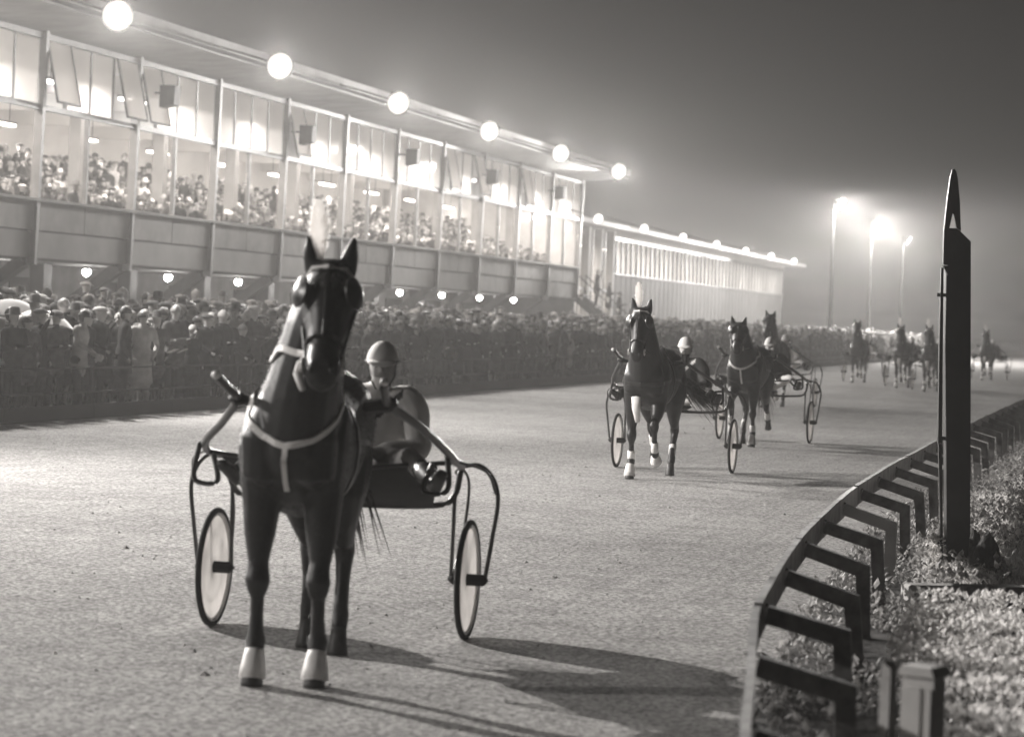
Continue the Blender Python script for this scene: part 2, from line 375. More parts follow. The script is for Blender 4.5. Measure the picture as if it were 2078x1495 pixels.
# plain stretch of the same stand towards the near end (beyond the left of the picture)
part('side_wall', MB().box((FP-.2, (LONG0+SA)/2-.2, 5.7), (.3, SA-LONG0-.5, 5.3)), M_FASC)
part('back_wall', MB().box((FP-9.8, (LONG0+SA)/2-.2, 4.6), (.2, SA-LONG0-.5, 8.6)), M_WALL)
# doorways and dark openings in the undercroft wall
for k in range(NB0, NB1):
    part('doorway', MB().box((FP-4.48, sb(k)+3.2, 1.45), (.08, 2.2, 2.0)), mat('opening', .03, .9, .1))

# things inside and on the stand
ORD = ['first','second','third','fourth','fifth','sixth','seventh','eighth','ninth','tenth','eleventh','twelfth','thirteenth','fourteenth']
def floodlight(p, s, z, label, group, aim=(0.93, -.10, -.36), wide=98, power=FLOOD_W, bare=BARE_W, r=.3, flux=True, glow=GLOW_W, cluster=True):
    root = empty('floodlight', S(p, s, z), ROT); tag(root, label, 'floodlight', group)
    d = Vector(aim).normalized(); hd_ = Vector((.6, -.76, -.22)).normalized(); Q = hd_.to_track_quat('Z', 'Y').to_matrix().to_4x4()
    k = .74 if cluster else .5                        # deep reflector dish with a domed frosted front
    obj('lamp_housing', MB().lathe([(.06*k, -.40*k), (.22*k, -.35*k), (.38*k, -.2*k), (.50*k, .0), (.505*k, .02), (.485*k, .02), (.36*k, -.14*k), (.1*k, -.25*k)], 24, Q), M_DARK, root, smooth=True)
    obj('lens', MB().lathe([(0.0, .09*k), (.15*k, .082*k), (.30*k, .06*k), (.42*k, .025*k), (.48*k, .0)], 24, Q), emit_mat('lamp_glass', .38), root, smooth=True)
    obj('bracket', MB().tube([-hd_*.36, V(-.6, .2, .2), V(-2.0, 0, .56)], .035, 6), M_DARK, root)
    if flux:
        g_ = (Vector((0, 0, 1.5)) - S(p, s, z)).normalized(); g_ = Vector((g_.dot(NV), g_.dot(DV), g_.z))
        light('SPOT', 'down_track_beam', glow, root, hd_*.12 + g_*.12, .11, (-g_).to_track_quat('Z', 'Y').to_euler(), spot_size=R(74), spot_blend=.4)
        sp = light('SPOT', 'beam', power, root, hd_*.12 + d*.14, .08, (-d).to_track_quat('Z', 'Y').to_euler(), spot_size=R(wide), spot_blend=1.0)
    light('POINT', 'glow', bare, root, hd_*.2, .05)
    return root
lamp_s = [4.0, 22.5, 40.2] + [50.6 + 10.35*k for k in range(0, 6)]
for i, s in enumerate(lamp_s):
    kk = i-3
    lab = ('%s floodlight from the left along the grandstand roof edge' % ORD[kk]) if kk >= 0 else 'roof floodlight beyond the left edge of the view, number %s back' % ORD[-kk-1]
    floodlight(-22.8, s, 8.22, lab, 'floodlights along the grandstand roof', power=FLOOD_W*{-3: .38, -2: 2.95, -1: 1.3}.get(kk, .35))
for i, s in enumerate([sb(k)+1.6 for k in range(0, 10)]):                      # bare bulbs under the overhang
    root = empty('bulb_lamp', S(FP-1.9, s, 2.72), ROT); tag(root, '%s bare bulb from the left under the grandstand overhang' % ORD[i], 'lamp', 'bulbs under the overhang')
    obj('cap', MB().lathe([(.03, .10), (.06, .09), (.22, .0), (.2, -.005), (.03, .07)], 14), M_DARK, root, smooth=True)
    obj('bulb', MB().lathe([(.0, -.19), (.08, -.15), (.115, -.07), (.08, .02), (.03, .06)], 12), emit_mat('bulb_glass', 90), root, smooth=True)
    light('POINT', 'glow', BULB_W, root, (0, 0, -.26), .09)
M_FIX = emit_mat('fluorescent', 9)
for k in range(NB0, NB1):                                                       # strip lights hanging in the hall
    for j, (dp, z, dy) in enumerate(((-1.3, 7.5, .0), (-6.0, 6.9, 1.4))):
        root = empty('strip_light', S(FP+dp, sb(k)+BAY/2+dy, z), ROT)
        row = 'close behind the glass' if j == 0 else 'deep in the hall'
        tag(root, 'hanging strip light %s, in %s bay of the grandstand' % (row, 'window '+ORD[k+2]), 'strip light', 'strip lights in the grandstand')
        obj('tube', MB().box((0, 0, 0), (.18, 1.5, .07)), M_FIX, root)
        obj('housing', MB().box((0, 0, .07), (.24, 1.56, .06)), M_PILLAR, root)
        h = 8.22 - z - .1
        for q in (-.5, .5): obj('hanger', MB().box((0, q, .1+h/2), (.02, .02, h)), M_DARK, root)
        if j == 0: light('AREA', 'glow', ROOM_W*.9, root, (0, 0, -.05), shape='RECTANGLE', size=.2, size_y=1.5)
        else: light('POINT', 'glow', ROOM_W*.3, root, (0, 0, -.4), .25)
for i, (px, py) in enumerate([(345,197),(625,275),(838,320),(1000,360),(1137,392)]):   # horn boxes on the glazing
    d = ray(px, py); D = (FP+.75)/d.dot(NV); w = V(0,0,CAM_H) + d*D
    root = empty('loudspeaker', w, ROT); tag(root, '%s dark loudspeaker from the left hung before the upper windows' % ORD[i], 'loudspeaker', 'loudspeakers on the grandstand')
    obj('box', MB().prism([(-.22,-.3),(.2,-.22),(.22,.3),(-.22,.3)], -.2, .2), M_DARK, root)
    obj('bracket', MB().box((-.38, 0, .1), (.36, .05, .05)), M_DARK, root)

# ---------------------------------------------------------------- the second, lower stand beyond
far = empty('far_stand', (0,0,0), ROT); tag(far, 'lower far stand with a band of bright windows beyond the glazed grandstand', 'grandstand')
P2, T0, T1 = -29.0, 114.0, 190.0
def fpart(name, mb, m): return obj(name, mb, m, far)
fpart('roof', MB().prism([(P2-8, 6.75), (P2-8, 7.0), (P2+1.5, 6.85), (P2+1.5, 6.62)], T0, T1+2), M_ROOF)
fpart('back_wall', MB().box((P2-7.9, (T0+T1)/2, 3.4), (.2, T1-T0, 6.6)), M_WALL)
fpart('floor', MB().box((P2-4, (T0+T1)/2, .9), (7.8, T1-T0, .3)), M_FLOOR)
fpart('end_wall', MB().box((P2-4, T1+.06, 3.4), (8, .14, 6.7)), M_PANEL)
SPLIT = 129.0
for i in range(6):
    y = T0+.5 + i*(SPLIT-T0-.5)/5
    fpart('column', MB().box((P2, y, 3.45), (.4, .42, 6.5)), M_PANEL)
    if i < 5:
        w = (SPLIT-T0-.5)/5
        for z0, z1 in ((1.3, 3.4), (3.5, 6.3)): fpart('window_pane', MB().box((P2-.05, y+w/2, (z0+z1)/2), (.012, w-.46, z1-z0-.1)), M_CLEAR)
        fpart('transom', MB().box((P2, y+w/2, 3.45), (.16, w-.44, .12)), M_FRAME)
        fpart('mullion', MB().box((P2, y+w/2, 3.4), (.1, .1, 6.2)), M_FRAME)
NP = 46; pw = (T1-SPLIT)/NP
for i in range(NP):
    y = SPLIT + pw*(i+.5)
    fpart('window_pane', MB().box((P2-.04, y, 5.3), (.012, pw-.28, 1.75)), M_FROST)
    fpart('wall_panel', MB().box((P2-.02, y, 2.55), (.14, pw-.16, 3.6)), mat('far_wall', .06, .8, .2, var=.2, scale=1))
    fpart('mullion', MB().box((P2, y+pw/2, 5.3), (.16, .26 if i % 4 == 3 else .16, 1.8)), M_DARK)
fpart('wall_backing', MB().box((P2-.16, (SPLIT+T1)/2, 2.5), (.1, T1-SPLIT-.02, 3.7)), M_FRAME)
fpart('window_sill', MB().box((P2+.02, (SPLIT+T1)/2, 4.4), (.24, T1-SPLIT, .08)), M_FRAME)
fpart('top_rail', MB().box((P2, (SPLIT+T1)/2, 6.3), (.2, T1-SPLIT, .2)), M_FRAME)
for i in range(11):
    y = T0+3+i*6.8; root = empty('strip_light', S(P2-2.2, y, 5.9), ROT)
    tag(root, 'hanging strip light inside the far stand, %s from its near end' % ORD[i], 'strip light', 'strip lights in the far stand')
    obj('tube', MB().box((0,0,0), (.25, 1.6, .1)), M_FIX, root)
    obj('hanger', MB().box((0, 0, .38), (.03, .03, .7)), M_DARK, root)
    light('AREA', 'glow', 750, root, (0,0,-.07), shape='RECTANGLE', size=.25, size_y=1.6)
for i in range(7):
    floodlight(-25.6, 111.0+10.3*i, 6.55, '%s floodlight from the left along the roof of the far stand' % ORD[i], 'floodlights on the far stand', power=FLOOD_W*.22, bare=BARE_W, glow=GLOW_W*.4, cluster=False)
# stair between the two stands
stair = empty('outdoor_stair', S(-26.2, 112.6, 0), ROT); tag(stair, 'dark steep outdoor stair at the far end of the glazed grandstand', 'stair')
for i in range(11):
    obj('tread', MB().box((.28*i-.6, 1.4, 3.0-.26*i), (.32, 1.7, .08)), M_DARK, stair)
for yy in (.5, 2.3):
    obj('stringer', MB().prism([(-.9, 2.75), (-.9, 3.1), (2.5, .35), (2.5, .0)], yy-.04, yy+.04), M_DARK, stair)
    obj('handrail', MB().tube([V(-.8, yy, 3.1), V(-.8, yy, 4.0), V(2.4, yy, 1.3), V(2.4, yy, .3)], .03, 6), M_DARK, stair)

# ---------------------------------------------------------------- tall lamp masts beyond the stands
for i, (px, py, P_) in enumerate([(1693,413,-21.0),(1770,455,-21.0),(1833,487,-21.3)]):
    d = ray(px, py); D = P_/d.dot(NV); w = V(0,0,CAM_H) + d*D; big = i < 2
    root = empty('lamp_mast', (w.x, w.y, 0), ROT); tag(root, '%s tall lamp mast from the left, %s' % (ORD[i], 'its lamps glaring' if big else 'its small lamp dimmer'), 'lamp mast', 'lamp masts by the far turn')
    obj('mast', MB().tube([V(0,0,0), V(0,0,w.z*.5), V(0,0,w.z+.3)], [.16,.12,.07], 8), mat('galvanised', .012, .6, .3), root)
    obj('cross_arm', MB().box((.25, 0, w.z+.1), (.12, 2.0 if big else .9, .12)), M_DARK, root)
    for y in ((-.75, 0, .75) if big else (0,)):
        hd = obj('lamp_head', MB().lathe([(.08,-.3),(.3,-.05),(.38,.1),(.36,.1),(.25,-.05)], 14, Matrix.Translation((.4,y,w.z)) @ Matrix.Rotation(R(120), 4, 'Y')), M_DARK, root, smooth=True)
        obj('lens', MB().lathe([(0,.04),(.34,.05)], 14, Matrix.Translation((.4,y,w.z)) @ Matrix.Rotation(R(120), 4, 'Y')), emit_mat('mast_glass', 6), hd)
    if i < 3: light('POINT', 'glow', MAST_W*(1.0 if big else .12)*(D/200)**1, root, (.75, -.2, w.z-.25), .42 if big else .14)

# ---------------------------------------------------------------- crowd fence
fence = empty('crowd_fence', S(FENCE_P, 0, 0), ROT); tag(fence, 'low dark post and rail fence holding the crowd back from the track', 'fence')
M_FEN = mat('fence_paint', .02, .7, .3)
pm = MB().box((0, 0, .42), (.06, .06, .84)).mesh('post', [M_FEN])
for i in range(46): link('post', pm, fence, (0, 27+i*3.2, 0))
rm = MB().tube([V(0, 0, 0), V(0, 3.2, 0)], .02, 6).mesh('rail', [M_FEN])
for i in range(45):
    for z in (.80, .42): link('rail', rm, fence, (.045, 27+i*3.2, z))
bm_ = MB().box((0, 1.6, .12), (.04, 3.18, .22)).mesh('kick_board', [M_FEN])
for i in range(45): link('kick_board', bm_, fence, (.06, 27+i*3.2, 0))

# ---------------------------------------------------------------- inner rail with goose-neck supports
rail = empty('inner_rail', (0,0,0)); tag(rail, 'low inner rail of planks on goose-neck supports curving along the track edge', 'rail')
M_RAIL = mat('rail_paint', .14, .55, .4, v2=.30, scale=7, bump=.25, bscale=30); M_RAIL2 = mat('rail_paint_pale', .34, .5, .4, var=.1, scale=5)
M_ARM = mat('arm_paint', .05, .55, .4, v2=.14, scale=9, bump=.25, bscale=35)
cum = [0.0]
for a, b in zip(rail_curve, rail_curve[1:]): cum.append(cum[-1] + (b-a).length)
def rail_at(t):
    for i in range(len(cum)-1):
        if cum[i] <= t <= cum[i+1]:
            f = (t-cum[i])/(cum[i+1]-cum[i]); return rail_curve[i].lerp(rail_curve[i+1], f), (rail_curve[i+1]-rail_curve[i]).normalized()
    return rail_curve[-1], (rail_curve[-1]-rail_curve[-2]).normalized()
STEP = 1.8; t = .6; i = 0
while t < min(cum[-1]-2, 110):
    pts = [rail_at(t + STEP*k/4) for k in range(5)]; mb = MB(); vs = []
    for q, (p, d) in enumerate(pts):
        p = p + (d*.004 if q == 0 else -d*.004 if q == 4 else V(0,0,0))
        nrm = Vector((d.y, -d.x, 0)).normalized(); jit = .006*math.sin(i*2.3+q)
        for off, z in ((-.018, -.16), (-.018, 0.0), (.018, 0.0), (.018, -.16)): vs.append(p + nrm*(off+jit*.5) + V(0, 0, z+jit))
    fs = [(q*4+k, q*4+(k+1) % 4, (q+1)*4+(k+1) % 4, (q+1)*4+k) for q in range(4) for k in range(4)] + [(0,3,2,1), (16,17,18,19)]
    D = pts[0][0].y; pale_board = 17.6 < D < 19.4  # one board and its arm take a paler tone than the rest
    o = obj('rail_board', mb.add(vs, fs), M_RAIL2 if pale_board else M_RAIL, rail)
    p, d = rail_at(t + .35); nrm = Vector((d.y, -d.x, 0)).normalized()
    if pale_board: o['label'] = 'paler board of the rail'
    a0 = p + nrm*.024 + V(0,0,-.09); a1 = a0 + nrm*.36 + V(0,0,-.10); a1 = a1 + d*random.uniform(-.025,.025) + V(0,0,random.uniform(-.015,.015)); a2 = Vector((a1.x, a1.y, -.05)) + nrm*random.uniform(.0,.06) + d*random.uniform(-.04,.04)
    arm = MB(); sd = d; w = .042
    def sect(c, ax): return [c + sd*x*w + ax*y*w for x, y in ((-1,-1),(1,-1),(1,1),(-1,1))]
    ax0 = (a1-a0).normalized().cross(sd).normalized(); ax2 = (a2-a1).normalized().cross(sd).normalized(); axm = (ax0+ax2).normalized()*1.25
    vs = sect(a0, ax0) + sect(a1, axm) + sect(a2, ax2)
    arm.add(vs, [(q*4+k, q*4+(k+1) % 4, (q+1)*4+(k+1) % 4, (q+1)*4+k) for q in range(2) for k in range(4)] + [(0,3,2,1), (8,9,10,11)])
    obj('support_arm', arm, M_RAIL2 if pale_board else M_ARM, rail)
    for bz in (-.045, -.12):
        bq = p - nrm*.0 + V(0,0,bz); obj('bolt', MB().tube([bq - nrm*.026, bq + nrm*.03], .009, 6), M_DARK, rail)
    t += STEP; i += 1

# ---------------------------------------------------------------- infield: finish post, kerb, boulder, box
M_BLACK = mat('black_paint', .022, .45, .4, var=.3, scale=4, bump=.1, bscale=40)
fpz = on_ground(1938, 1152); post = empty('finish_post', fpz, R(-1.0)); tag(post, 'tall dark finish post with a pointed slotted blade standing on the infield', 'finish post')
k_ = fpz.y/F
def zz(y): return (1152-y)*k_
def xx(x, y): return (x-1938)*k_ + (1152-y)*k_*(-.042)     # the post leans with the picture's tilt taken out
def poly(pts): return [(xx(x, y), zz(y)) for x, y in pts]
obj('column', MB().prism(poly([(1919,1160),(1966,1160),(1968,800),(1969,490),(1948,470),(1921,468),(1917,700),(1919,1000)]), -.06, .09), M_BLACK, post)
slot = [(1928,436),(1933,437),(1938,464),(1924,464)]
bl = MB()
bl.prism(poly([(1911,540),(1913,470),(1920,405),(1926,362),(1930,347),(1934,345),(1938,350),(1930,436),(1924,464),(1921,540)]), -.11, -.063)
bl.prism(poly([(1938,350),(1941,365),(1945,410),(1947,470),(1938,464),(1933,437),(1930,436)]), -.11, -.063)
obj('blade', bl, M_BLACK, post)
obj('blade_foot', MB().prism(poly([(1911,541),(1921,541),(1924,465),(1938,465),(1947,471),(1947,541),(1921,560)]), -.108, -.066), M_BLACK, post)
obj('side_batten', MB().prism(poly([(1902,900),(1910,900),(1914,545),(1909,545),(1905,700)]), -.06, -.01), M_BLACK, post)
obj('side_batten_foot', MB().prism(poly([(1903,901),(1910,901),(1912,1150),(1908,1150)]), -.055, -.015), M_BLACK, post)
for y in (600, 890, 1100): obj('strap', MB().box((xx(1914, y), -.03, zz(y)), (.1, .03, .03)), M_BLACK, post)

def lump(name, c, r, seed, m, parent=None):
    bm = bmesh.new(); bmesh.ops.create_icosphere(bm, subdivisions=4, radius=1)
    for v in bm.verts:
        k = 1 + .22*mnoise.noise(v.co*1.4+V(seed,0,0)) + .07*mnoise.noise(v.co*5+V(0,seed,0))
        v.co = V(v.co.x*r[0]*k, v.co.y*r[1]*k, max(-.02, v.co.z*r[2]*k))
    me = bpy.data.meshes.new(name); bm.to_mesh(me); bm.free(); me.materials.append(m)
    return link(name, me, parent, c)
bp_ = on_ground(2000, 1168)
tag(lump('boulder', bp_, (.13, .13, .32), 3.3, mat('dark_stone', .03, .8, .3, var=.4, scale=7, bump=.5, bscale=25)), 'dark upright boulder at the foot of the finish post', 'boulder')
tag(lump('stone', on_ground(1976, 1160), (.06, .06, .36), 9.1, MATS['dark_stone']), 'narrow dark stone wedged between the finish post and boulder', 'stone')
ka, kb = on_ground(1842, 1219), on_ground(2200, 1226); kerb_len = (kb-ka).length
ko = empty('kerb', ka, math.atan2(kb.y-ka.y, kb.x-ka.x)); tag(ko, 'grey stone kerb between the flower bed and the finish post', 'kerb')
for i in range(3):
    w = kerb_len/3; obj('kerb_stone', MB().prism([(i*w+.004, -.05), (i*w+w-.004, -.05), (i*w+w-.004, .105), (i*w+w-.02, .115), (i*w+.02, .115), (i*w+.004, .105)], 0, .16), mat('kerb_stone', .34, .85, .2, var=.25, scale=9, bump=.4, bscale=50), ko)
# timber stake and grey box at the near end of the bed
M_TIM = mat('pale_timber', .5, .7, .2, var=.2, scale=7, bump=.3, bscale=30); M_BOX = mat('grey_box', .6, .6, .3, var=.1, scale=5)
stk = at(1801, 1440, 9.0); so = empty('timber_stake', (stk.x, stk.y, 0), R(-38)); tag(so, 'pale square timber stake at the near end of the flower bed', 'stake')
ztop = at(1801, 1342, 9.0).z
obj('stake', MB().box((0,0,(ztop-.06)/2), (.042,.055,ztop-.06)), M_TIM, so); obj('tip', MB().prism([(-.021,ztop-.058),(.021,ztop-.058),(.019,ztop-.02),(-.012,ztop)], -.027, .027), M_TIM, so)
bx = at(1860, 1440, 9.1); bo = empty('utility_box', (bx.x, bx.y, 0), R(-36)); tag(bo, 'small grey utility box with a lidded top beside the timber stake', 'box')
zt = at(1850, 1372, 9.1).z
obj('body', MB().box((0,.05,zt/2), (.13,.1,zt)), M_BOX, bo); obj('door', MB().box((-.022,-.006,zt/2-.02), (.078,.012,zt-.04)), M_BOX, bo)
obj('side_strip', MB().box((.048,-.006,zt/2-.02), (.026,.012,zt-.04)), M_BOX, bo); obj('lid', MB().prism([(-.075,zt+.003),(.075,zt+.003),(.06,zt+.04),(-.06,zt+.04)], -.02, .12), M_BOX, bo)

# ---------------------------------------------------------------- vegetation
M_LEAF = sheet_mat('leaf', .84, .5); M_GRASS = sheet_mat('grass', .78, .5); M_WEED = sheet_mat('weed', .3, .45)
def leafy(name, n, place, size, m, label, cat, seed=1):
    rn = random.Random(seed); mb = MB()
    for _ in range(n):
        q = place(rn)
        if q is None: continue
        q, up = q; l = rn.uniform(*size); w = l*rn.uniform(.26, .4); a = rn.uniform(0, 2*PI); el = rn.uniform(.35, 1.35) if up == 1 else rn.uniform(-.2, 1.1)
        d = V(math.cos(a)*math.cos(el), math.sin(a)*math.cos(el), math.sin(el)); s = d.cross(V(0,0,1)).normalized(); nn = s.cross(d)
        s = (s + nn*rn.uniform(-.6,.6)).normalized(); nn = s.cross(d)
        pts = [q, q+d*l*.45+s*w-nn*l*.06, q+d*l-nn*l*.12, q+d*l*.45-s*w-nn*l*.06, q+d*l*.5+nn*l*.07]
        mb.add(pts, [(0,1,4),(1,2,4),(2,3,4),(3,0,4)])
    return tag(obj(name, mb, m), label, cat, kind='stuff')
def bed_z(x, y):
    return .30 + .07*mnoise.noise(V(x*2.2, y*2.2, 0)) + .05*mnoise.noise(V(x*6, y*6, 3))
BEDL = [on_ground(1845, 1232, .2), on_ground(1822, 1300, .28), on_ground(1795, 1352, .30), on_ground(1905, 1400, .3), on_ground(1925, 1560, .3)]
def in_bed(x, y):
    for a, b in zip(BEDL, BEDL[1:]):
        if b.y <= y <= a.y: f = (a.y-y)/(a.y-b.y); return x > a.x+(b.x-a.x)*f + .06*mnoise.noise(V(x*7, y*7, 1))
    return False
def place_bed(rn):
    y = rn.uniform(BEDL[-1].y, BEDL[0].y); x = rn.uniform(1.0, 4.6)
    if not in_bed(x, y) or x > .235*y+.4: return None
    return V(x, y, max(.03, bed_z(x, y)*(1 - .95*rn.random()**2.4))), 1
leafy('ground_cover', 26000, place_bed, (.03, .06), M_LEAF, 'low leafy ground cover plants in the bed at lower right', 'plants')
def place_weeds(rn):
    t = rn.uniform(4, 40); p, d = rail_at(t); nrm = Vector((d.y, -d.x, 0)).normalized()
    q = p + nrm*rn.uniform(-.05, 1.3)
    if mnoise.noise(V(q.x*1.5, q.y*1.5, 7)) < -.12: return None
    return V(q.x, q.y, rn.random()**2*.14), 1
leafy('weeds', 17000, place_weeds, (.03, .09), M_WEED, 'rough weeds growing under the inner rail', 'weeds', 3)
gm = MB(); rn = random.Random(9)
for _ in range(70000):
    y = 17.6 + 42*rn.random()**1.6; x = rn.uniform(.12, .25)*y
    q = V(x, y, 0); pr, dd = q.dot(NV), 0
    if y < 19.5 and x < 3.45: continue
    tt = .255*y - .75
    if x < .158*y+.55 or pr < -2.15: continue
    a = rn.uniform(0, 2*PI); h = rn.uniform(.03, .075); w = .006+.0002*y; s = V(math.cos(a)*w, math.sin(a)*w, 0); tip = q + V(rn.uniform(-.03,.03), rn.uniform(-.03,.03), h)
    gm.add([q-s, q+s, tip], [(0,1,2)])
tag(obj('lawn_grass', gm, M_GRASS), 'short lit lawn grass on the infield beside the finish post', 'grass', kind='stuff')
lw = MB(); pts = [(3.0,17.9),(9,17.9),(26,60),(40,110),(27.0,110),(13.6,60),(5.0,28),(3.4,20.5)]
lw.add([(x,y,.004) for x,y in pts], [tuple(range(len(pts)))]); tag(obj('lawn', lw, mat('lawn_soil', .45, .9, .1, v2=.75, scale=14, bump=.8, bscale=40)), kind='structure')
def place_tuft(rn):
    q = on_ground(rn.uniform(1870, 1985), rn.uniform(1145, 1175)); return q + V(0,0,rn.random()*.05), 1
leafy('gravel_plants', 500, place_tuft, (.02, .05), M_LEAF, 'small bright plants at the foot of the finish post', 'plants', 5)
def place_tuft2(rn):
    q = on_ground(rn.gauss(1899, 9), 1150); return q + V(0,rn.uniform(-.1,.1),rn.random()*.24), 1
leafy('bush', 420, place_tuft2, (.025, .06), M_LEAF, 'small pale bush left of the finish post base', 'bush', 6)

# ---------------------------------------------------------------- night mist
hz = MB().box((100, 700, 4.75), (1900, 1700, 11.5)); hm = bpy.data.materials.new('mist'); hm.use_nodes = True; nt = hm.node_tree; nt.nodes.clear()
vo = nt.nodes.new('ShaderNodeVolumePrincipled'); vo.inputs['Color'].default_value = (1, .985, .965, 1); vo.inputs['Density'].default_value = HAZE; vo.inputs['Anisotropy'].default_value = .5
ou = nt.nodes.new('ShaderNodeOutputMaterial'); nt.links.new(vo.outputs[0], ou.inputs['Volume'])
hm.cycles.homogeneous_volume = True
tag(obj('haze', hz, hm), 'thin night mist over the whole course', 'mist', kind='stuff')
# ================================================================= FIGURES
from mathutils.bvhtree import BVHTree
M_SKIN = mat('skin', .44, .55, .35, var=.1, scale=14); M_COATS = {'dark': mat('coat_dark', .022, .9, .15, var=.3, scale=9), 'grey': mat('coat_grey', .08, .9, .15, var=.25, scale=9), 'pale': mat('coat_pale', .42, .9, .15, var=.15, scale=9)}
M_TROU = mat('trousers', .025, .9, .1, var=.3, scale=9); M_SHOE = mat('shoe', .04, .4, .4); M_HAIR = mat('hair', .03, .5, .4, var=.4, scale=40)
M_HAIR2 = mat('hair_fair', .22, .5, .4, var=.3, scale=40); M_WHITE = mat('white_cloth', .78, .8, .2, var=.06, scale=9); M_LEATHER = mat('black_leather', .018, .4, .5, var=.3, scale=20)
M_PAPER = mat('paper', .75, .8, .2)

def hand(fl, extra, wrist, d, side, zone, curl=.6, s=1.0):
    """palm grown into the skin, five unequal bent fingers with the thumb leaving the side of the palm"""
    d = d.normalized(); sd = side - d*side.dot(d); sd = sd.normalized(); nn = d.cross(sd)
    fl.limb([(wrist, .028*s, .02*s), (wrist+d*.05*s, .04*s, .019*s), (wrist+d*.085*s, .036*s, .016*s)], zone, side=sd, n=8)
    for k, (o, l) in enumerate(((-.028, .068), (-.009, .078), (.010, .073), (.027, .056))):
        a = wrist + d*.085*s + sd*o*s; b = a + (d*math.cos(curl*.5) - nn*math.sin(curl*.5))*l*.45*s; c = b + (d*math.cos(curl*1.5) - nn*math.sin(curl*1.5))*l*.55*s
        extra.tube([a, b, c], [.0095*s, .009*s, .007*s], 6)
    a = wrist + d*.03*s - sd*.035*s; b = a + (d*.6 - sd*.8).normalized()*.035*s; c = b + (d*.9 - nn*.35).normalized()*.032*s
    extra.tube([a, b, c], [.011*s, .010*s, .008*s], 6)

def figure(name, J, zones, voxel=.024, sm=3, hem=None, skirt=None, rule=None, decimate=None, sleeve='coat', leg='trousers', glove='skin', boot_h=.0, curl=.6, bulk=1.0):
    fl = Flesh(); ex = MB(); G = lambda k: Vector(J[k])
    pel, ch, nk, hd = G('pel'), G('chest'), G('neck'), G('head')
    fl.limb([(pel - (ch-pel).normalized()*.06, .14, .10), (pel, .165, .12), (pel.lerp(ch, .45), .15*bulk, .108*bulk), (ch, .185*bulk, .122*bulk), (ch.lerp(nk, .62), .165*bulk, .10*bulk), (ch.lerp(nk, .95), .085, .07)], 'coat')
    fl.limb([(ch.lerp(nk, .9), .062, .062), (nk, .056, .058), (nk.lerp(hd, .6), .052, .055)], 'skin')
    Mh = Matrix.Rotation(J.get('yaw', 0), 3, 'Z') @ Matrix.Rotation(J.get('pitch', 0), 3, 'X') @ Matrix.Rotation(J.get('tilt', 0), 3, 'Y')
    W = lambda x, y, z: hd + Mh @ V(x, y, z)
    fl.limb([(W(0, y, z), a, b) for z, a, b, y in ((-.118,.034,.04,.035), (-.085,.055,.062,.022), (-.035,.068,.084,.01), (.03,.075,.096,0), (.08,.069,.089,-.01), (.112,.045,.055,-.015))], 'skin', side=Mh @ V(1,0,0))
    fl.limb([(W(0,.088,.02), .010,.010), (W(0,.108,-.022), .016,.014)], 'skin', n=8)
    for s in (-1, 1): fl.ball(W(s*.077, -.008, -.008), (.010,.022,.03), 'skin')
    for s, q in ((1, 'R'), (-1, 'L')):
        sh, el, wr = G('sh'+q), G('el'+q), G('wr'+q)
        ctl = [nk.lerp(sh,.35)+V(0,0,-.07), sh.lerp(nk,.22)+V(0,0,-.015), sh.lerp(el,.22), sh.lerp(el,.6), el, el.lerp(wr,.5), wr]; rr = [.06, .068, .066, .057, .05, .046, .034]
        sm_ = smoothed(ctl, 4); fl.limb([(q_, *(2*[(rr[i_//4]+(rr[min(6,i_//4+1)]-rr[i_//4])*(i_ % 4)/4)*(bulk if i_ < 22 else 1)])) for i_, q_ in enumerate(sm_)], sleeve, side=V(.3,1,.1))
        hand(fl, ex, wr + (wr-el).normalized()*.01, (wr-el).normalized() + V(*J.get('hb'+q, (0,0,0))), V(-s*.3, .9, .1) if 'hs' not in J else V(*J['hs']), glove, curl)
        hp, kn, an, to = G('hip'+q), G('kn'+q), G('an'+q), G('toe'+q)
        fl.limb([(hp, .10,.105), (hp.lerp(kn,.4), .088,.092), (kn, .063,.066), (kn.lerp(an,.35), .058,.062), (an, .042,.045)], leg)
        if boot_h: fl.limb([(an+(kn-an).normalized()*boot_h, .064,.068), (an+(kn-an).normalized()*boot_h*.5, .058,.062), (an, .048,.05)], 'shoe')
        u = (to-an); fl.limb([(an - u.normalized()*.04 + V(0,0,-.02), .038,.04), (an.lerp(to,.5), .043,.038), (to, .036,.026)], 'shoe')
    if hem: fl.limb([(ch.lerp(pel,.6), .165,.125), (pel, .185,.145), (V(pel.x, pel.y, (pel.z+hem)/2), .195,.155), (V(pel.x, pel.y, hem), .205 if not skirt else .22,.165)], 'coat')
    return fl.grow(name, voxel, sm, zones, ex, rule, decimate)

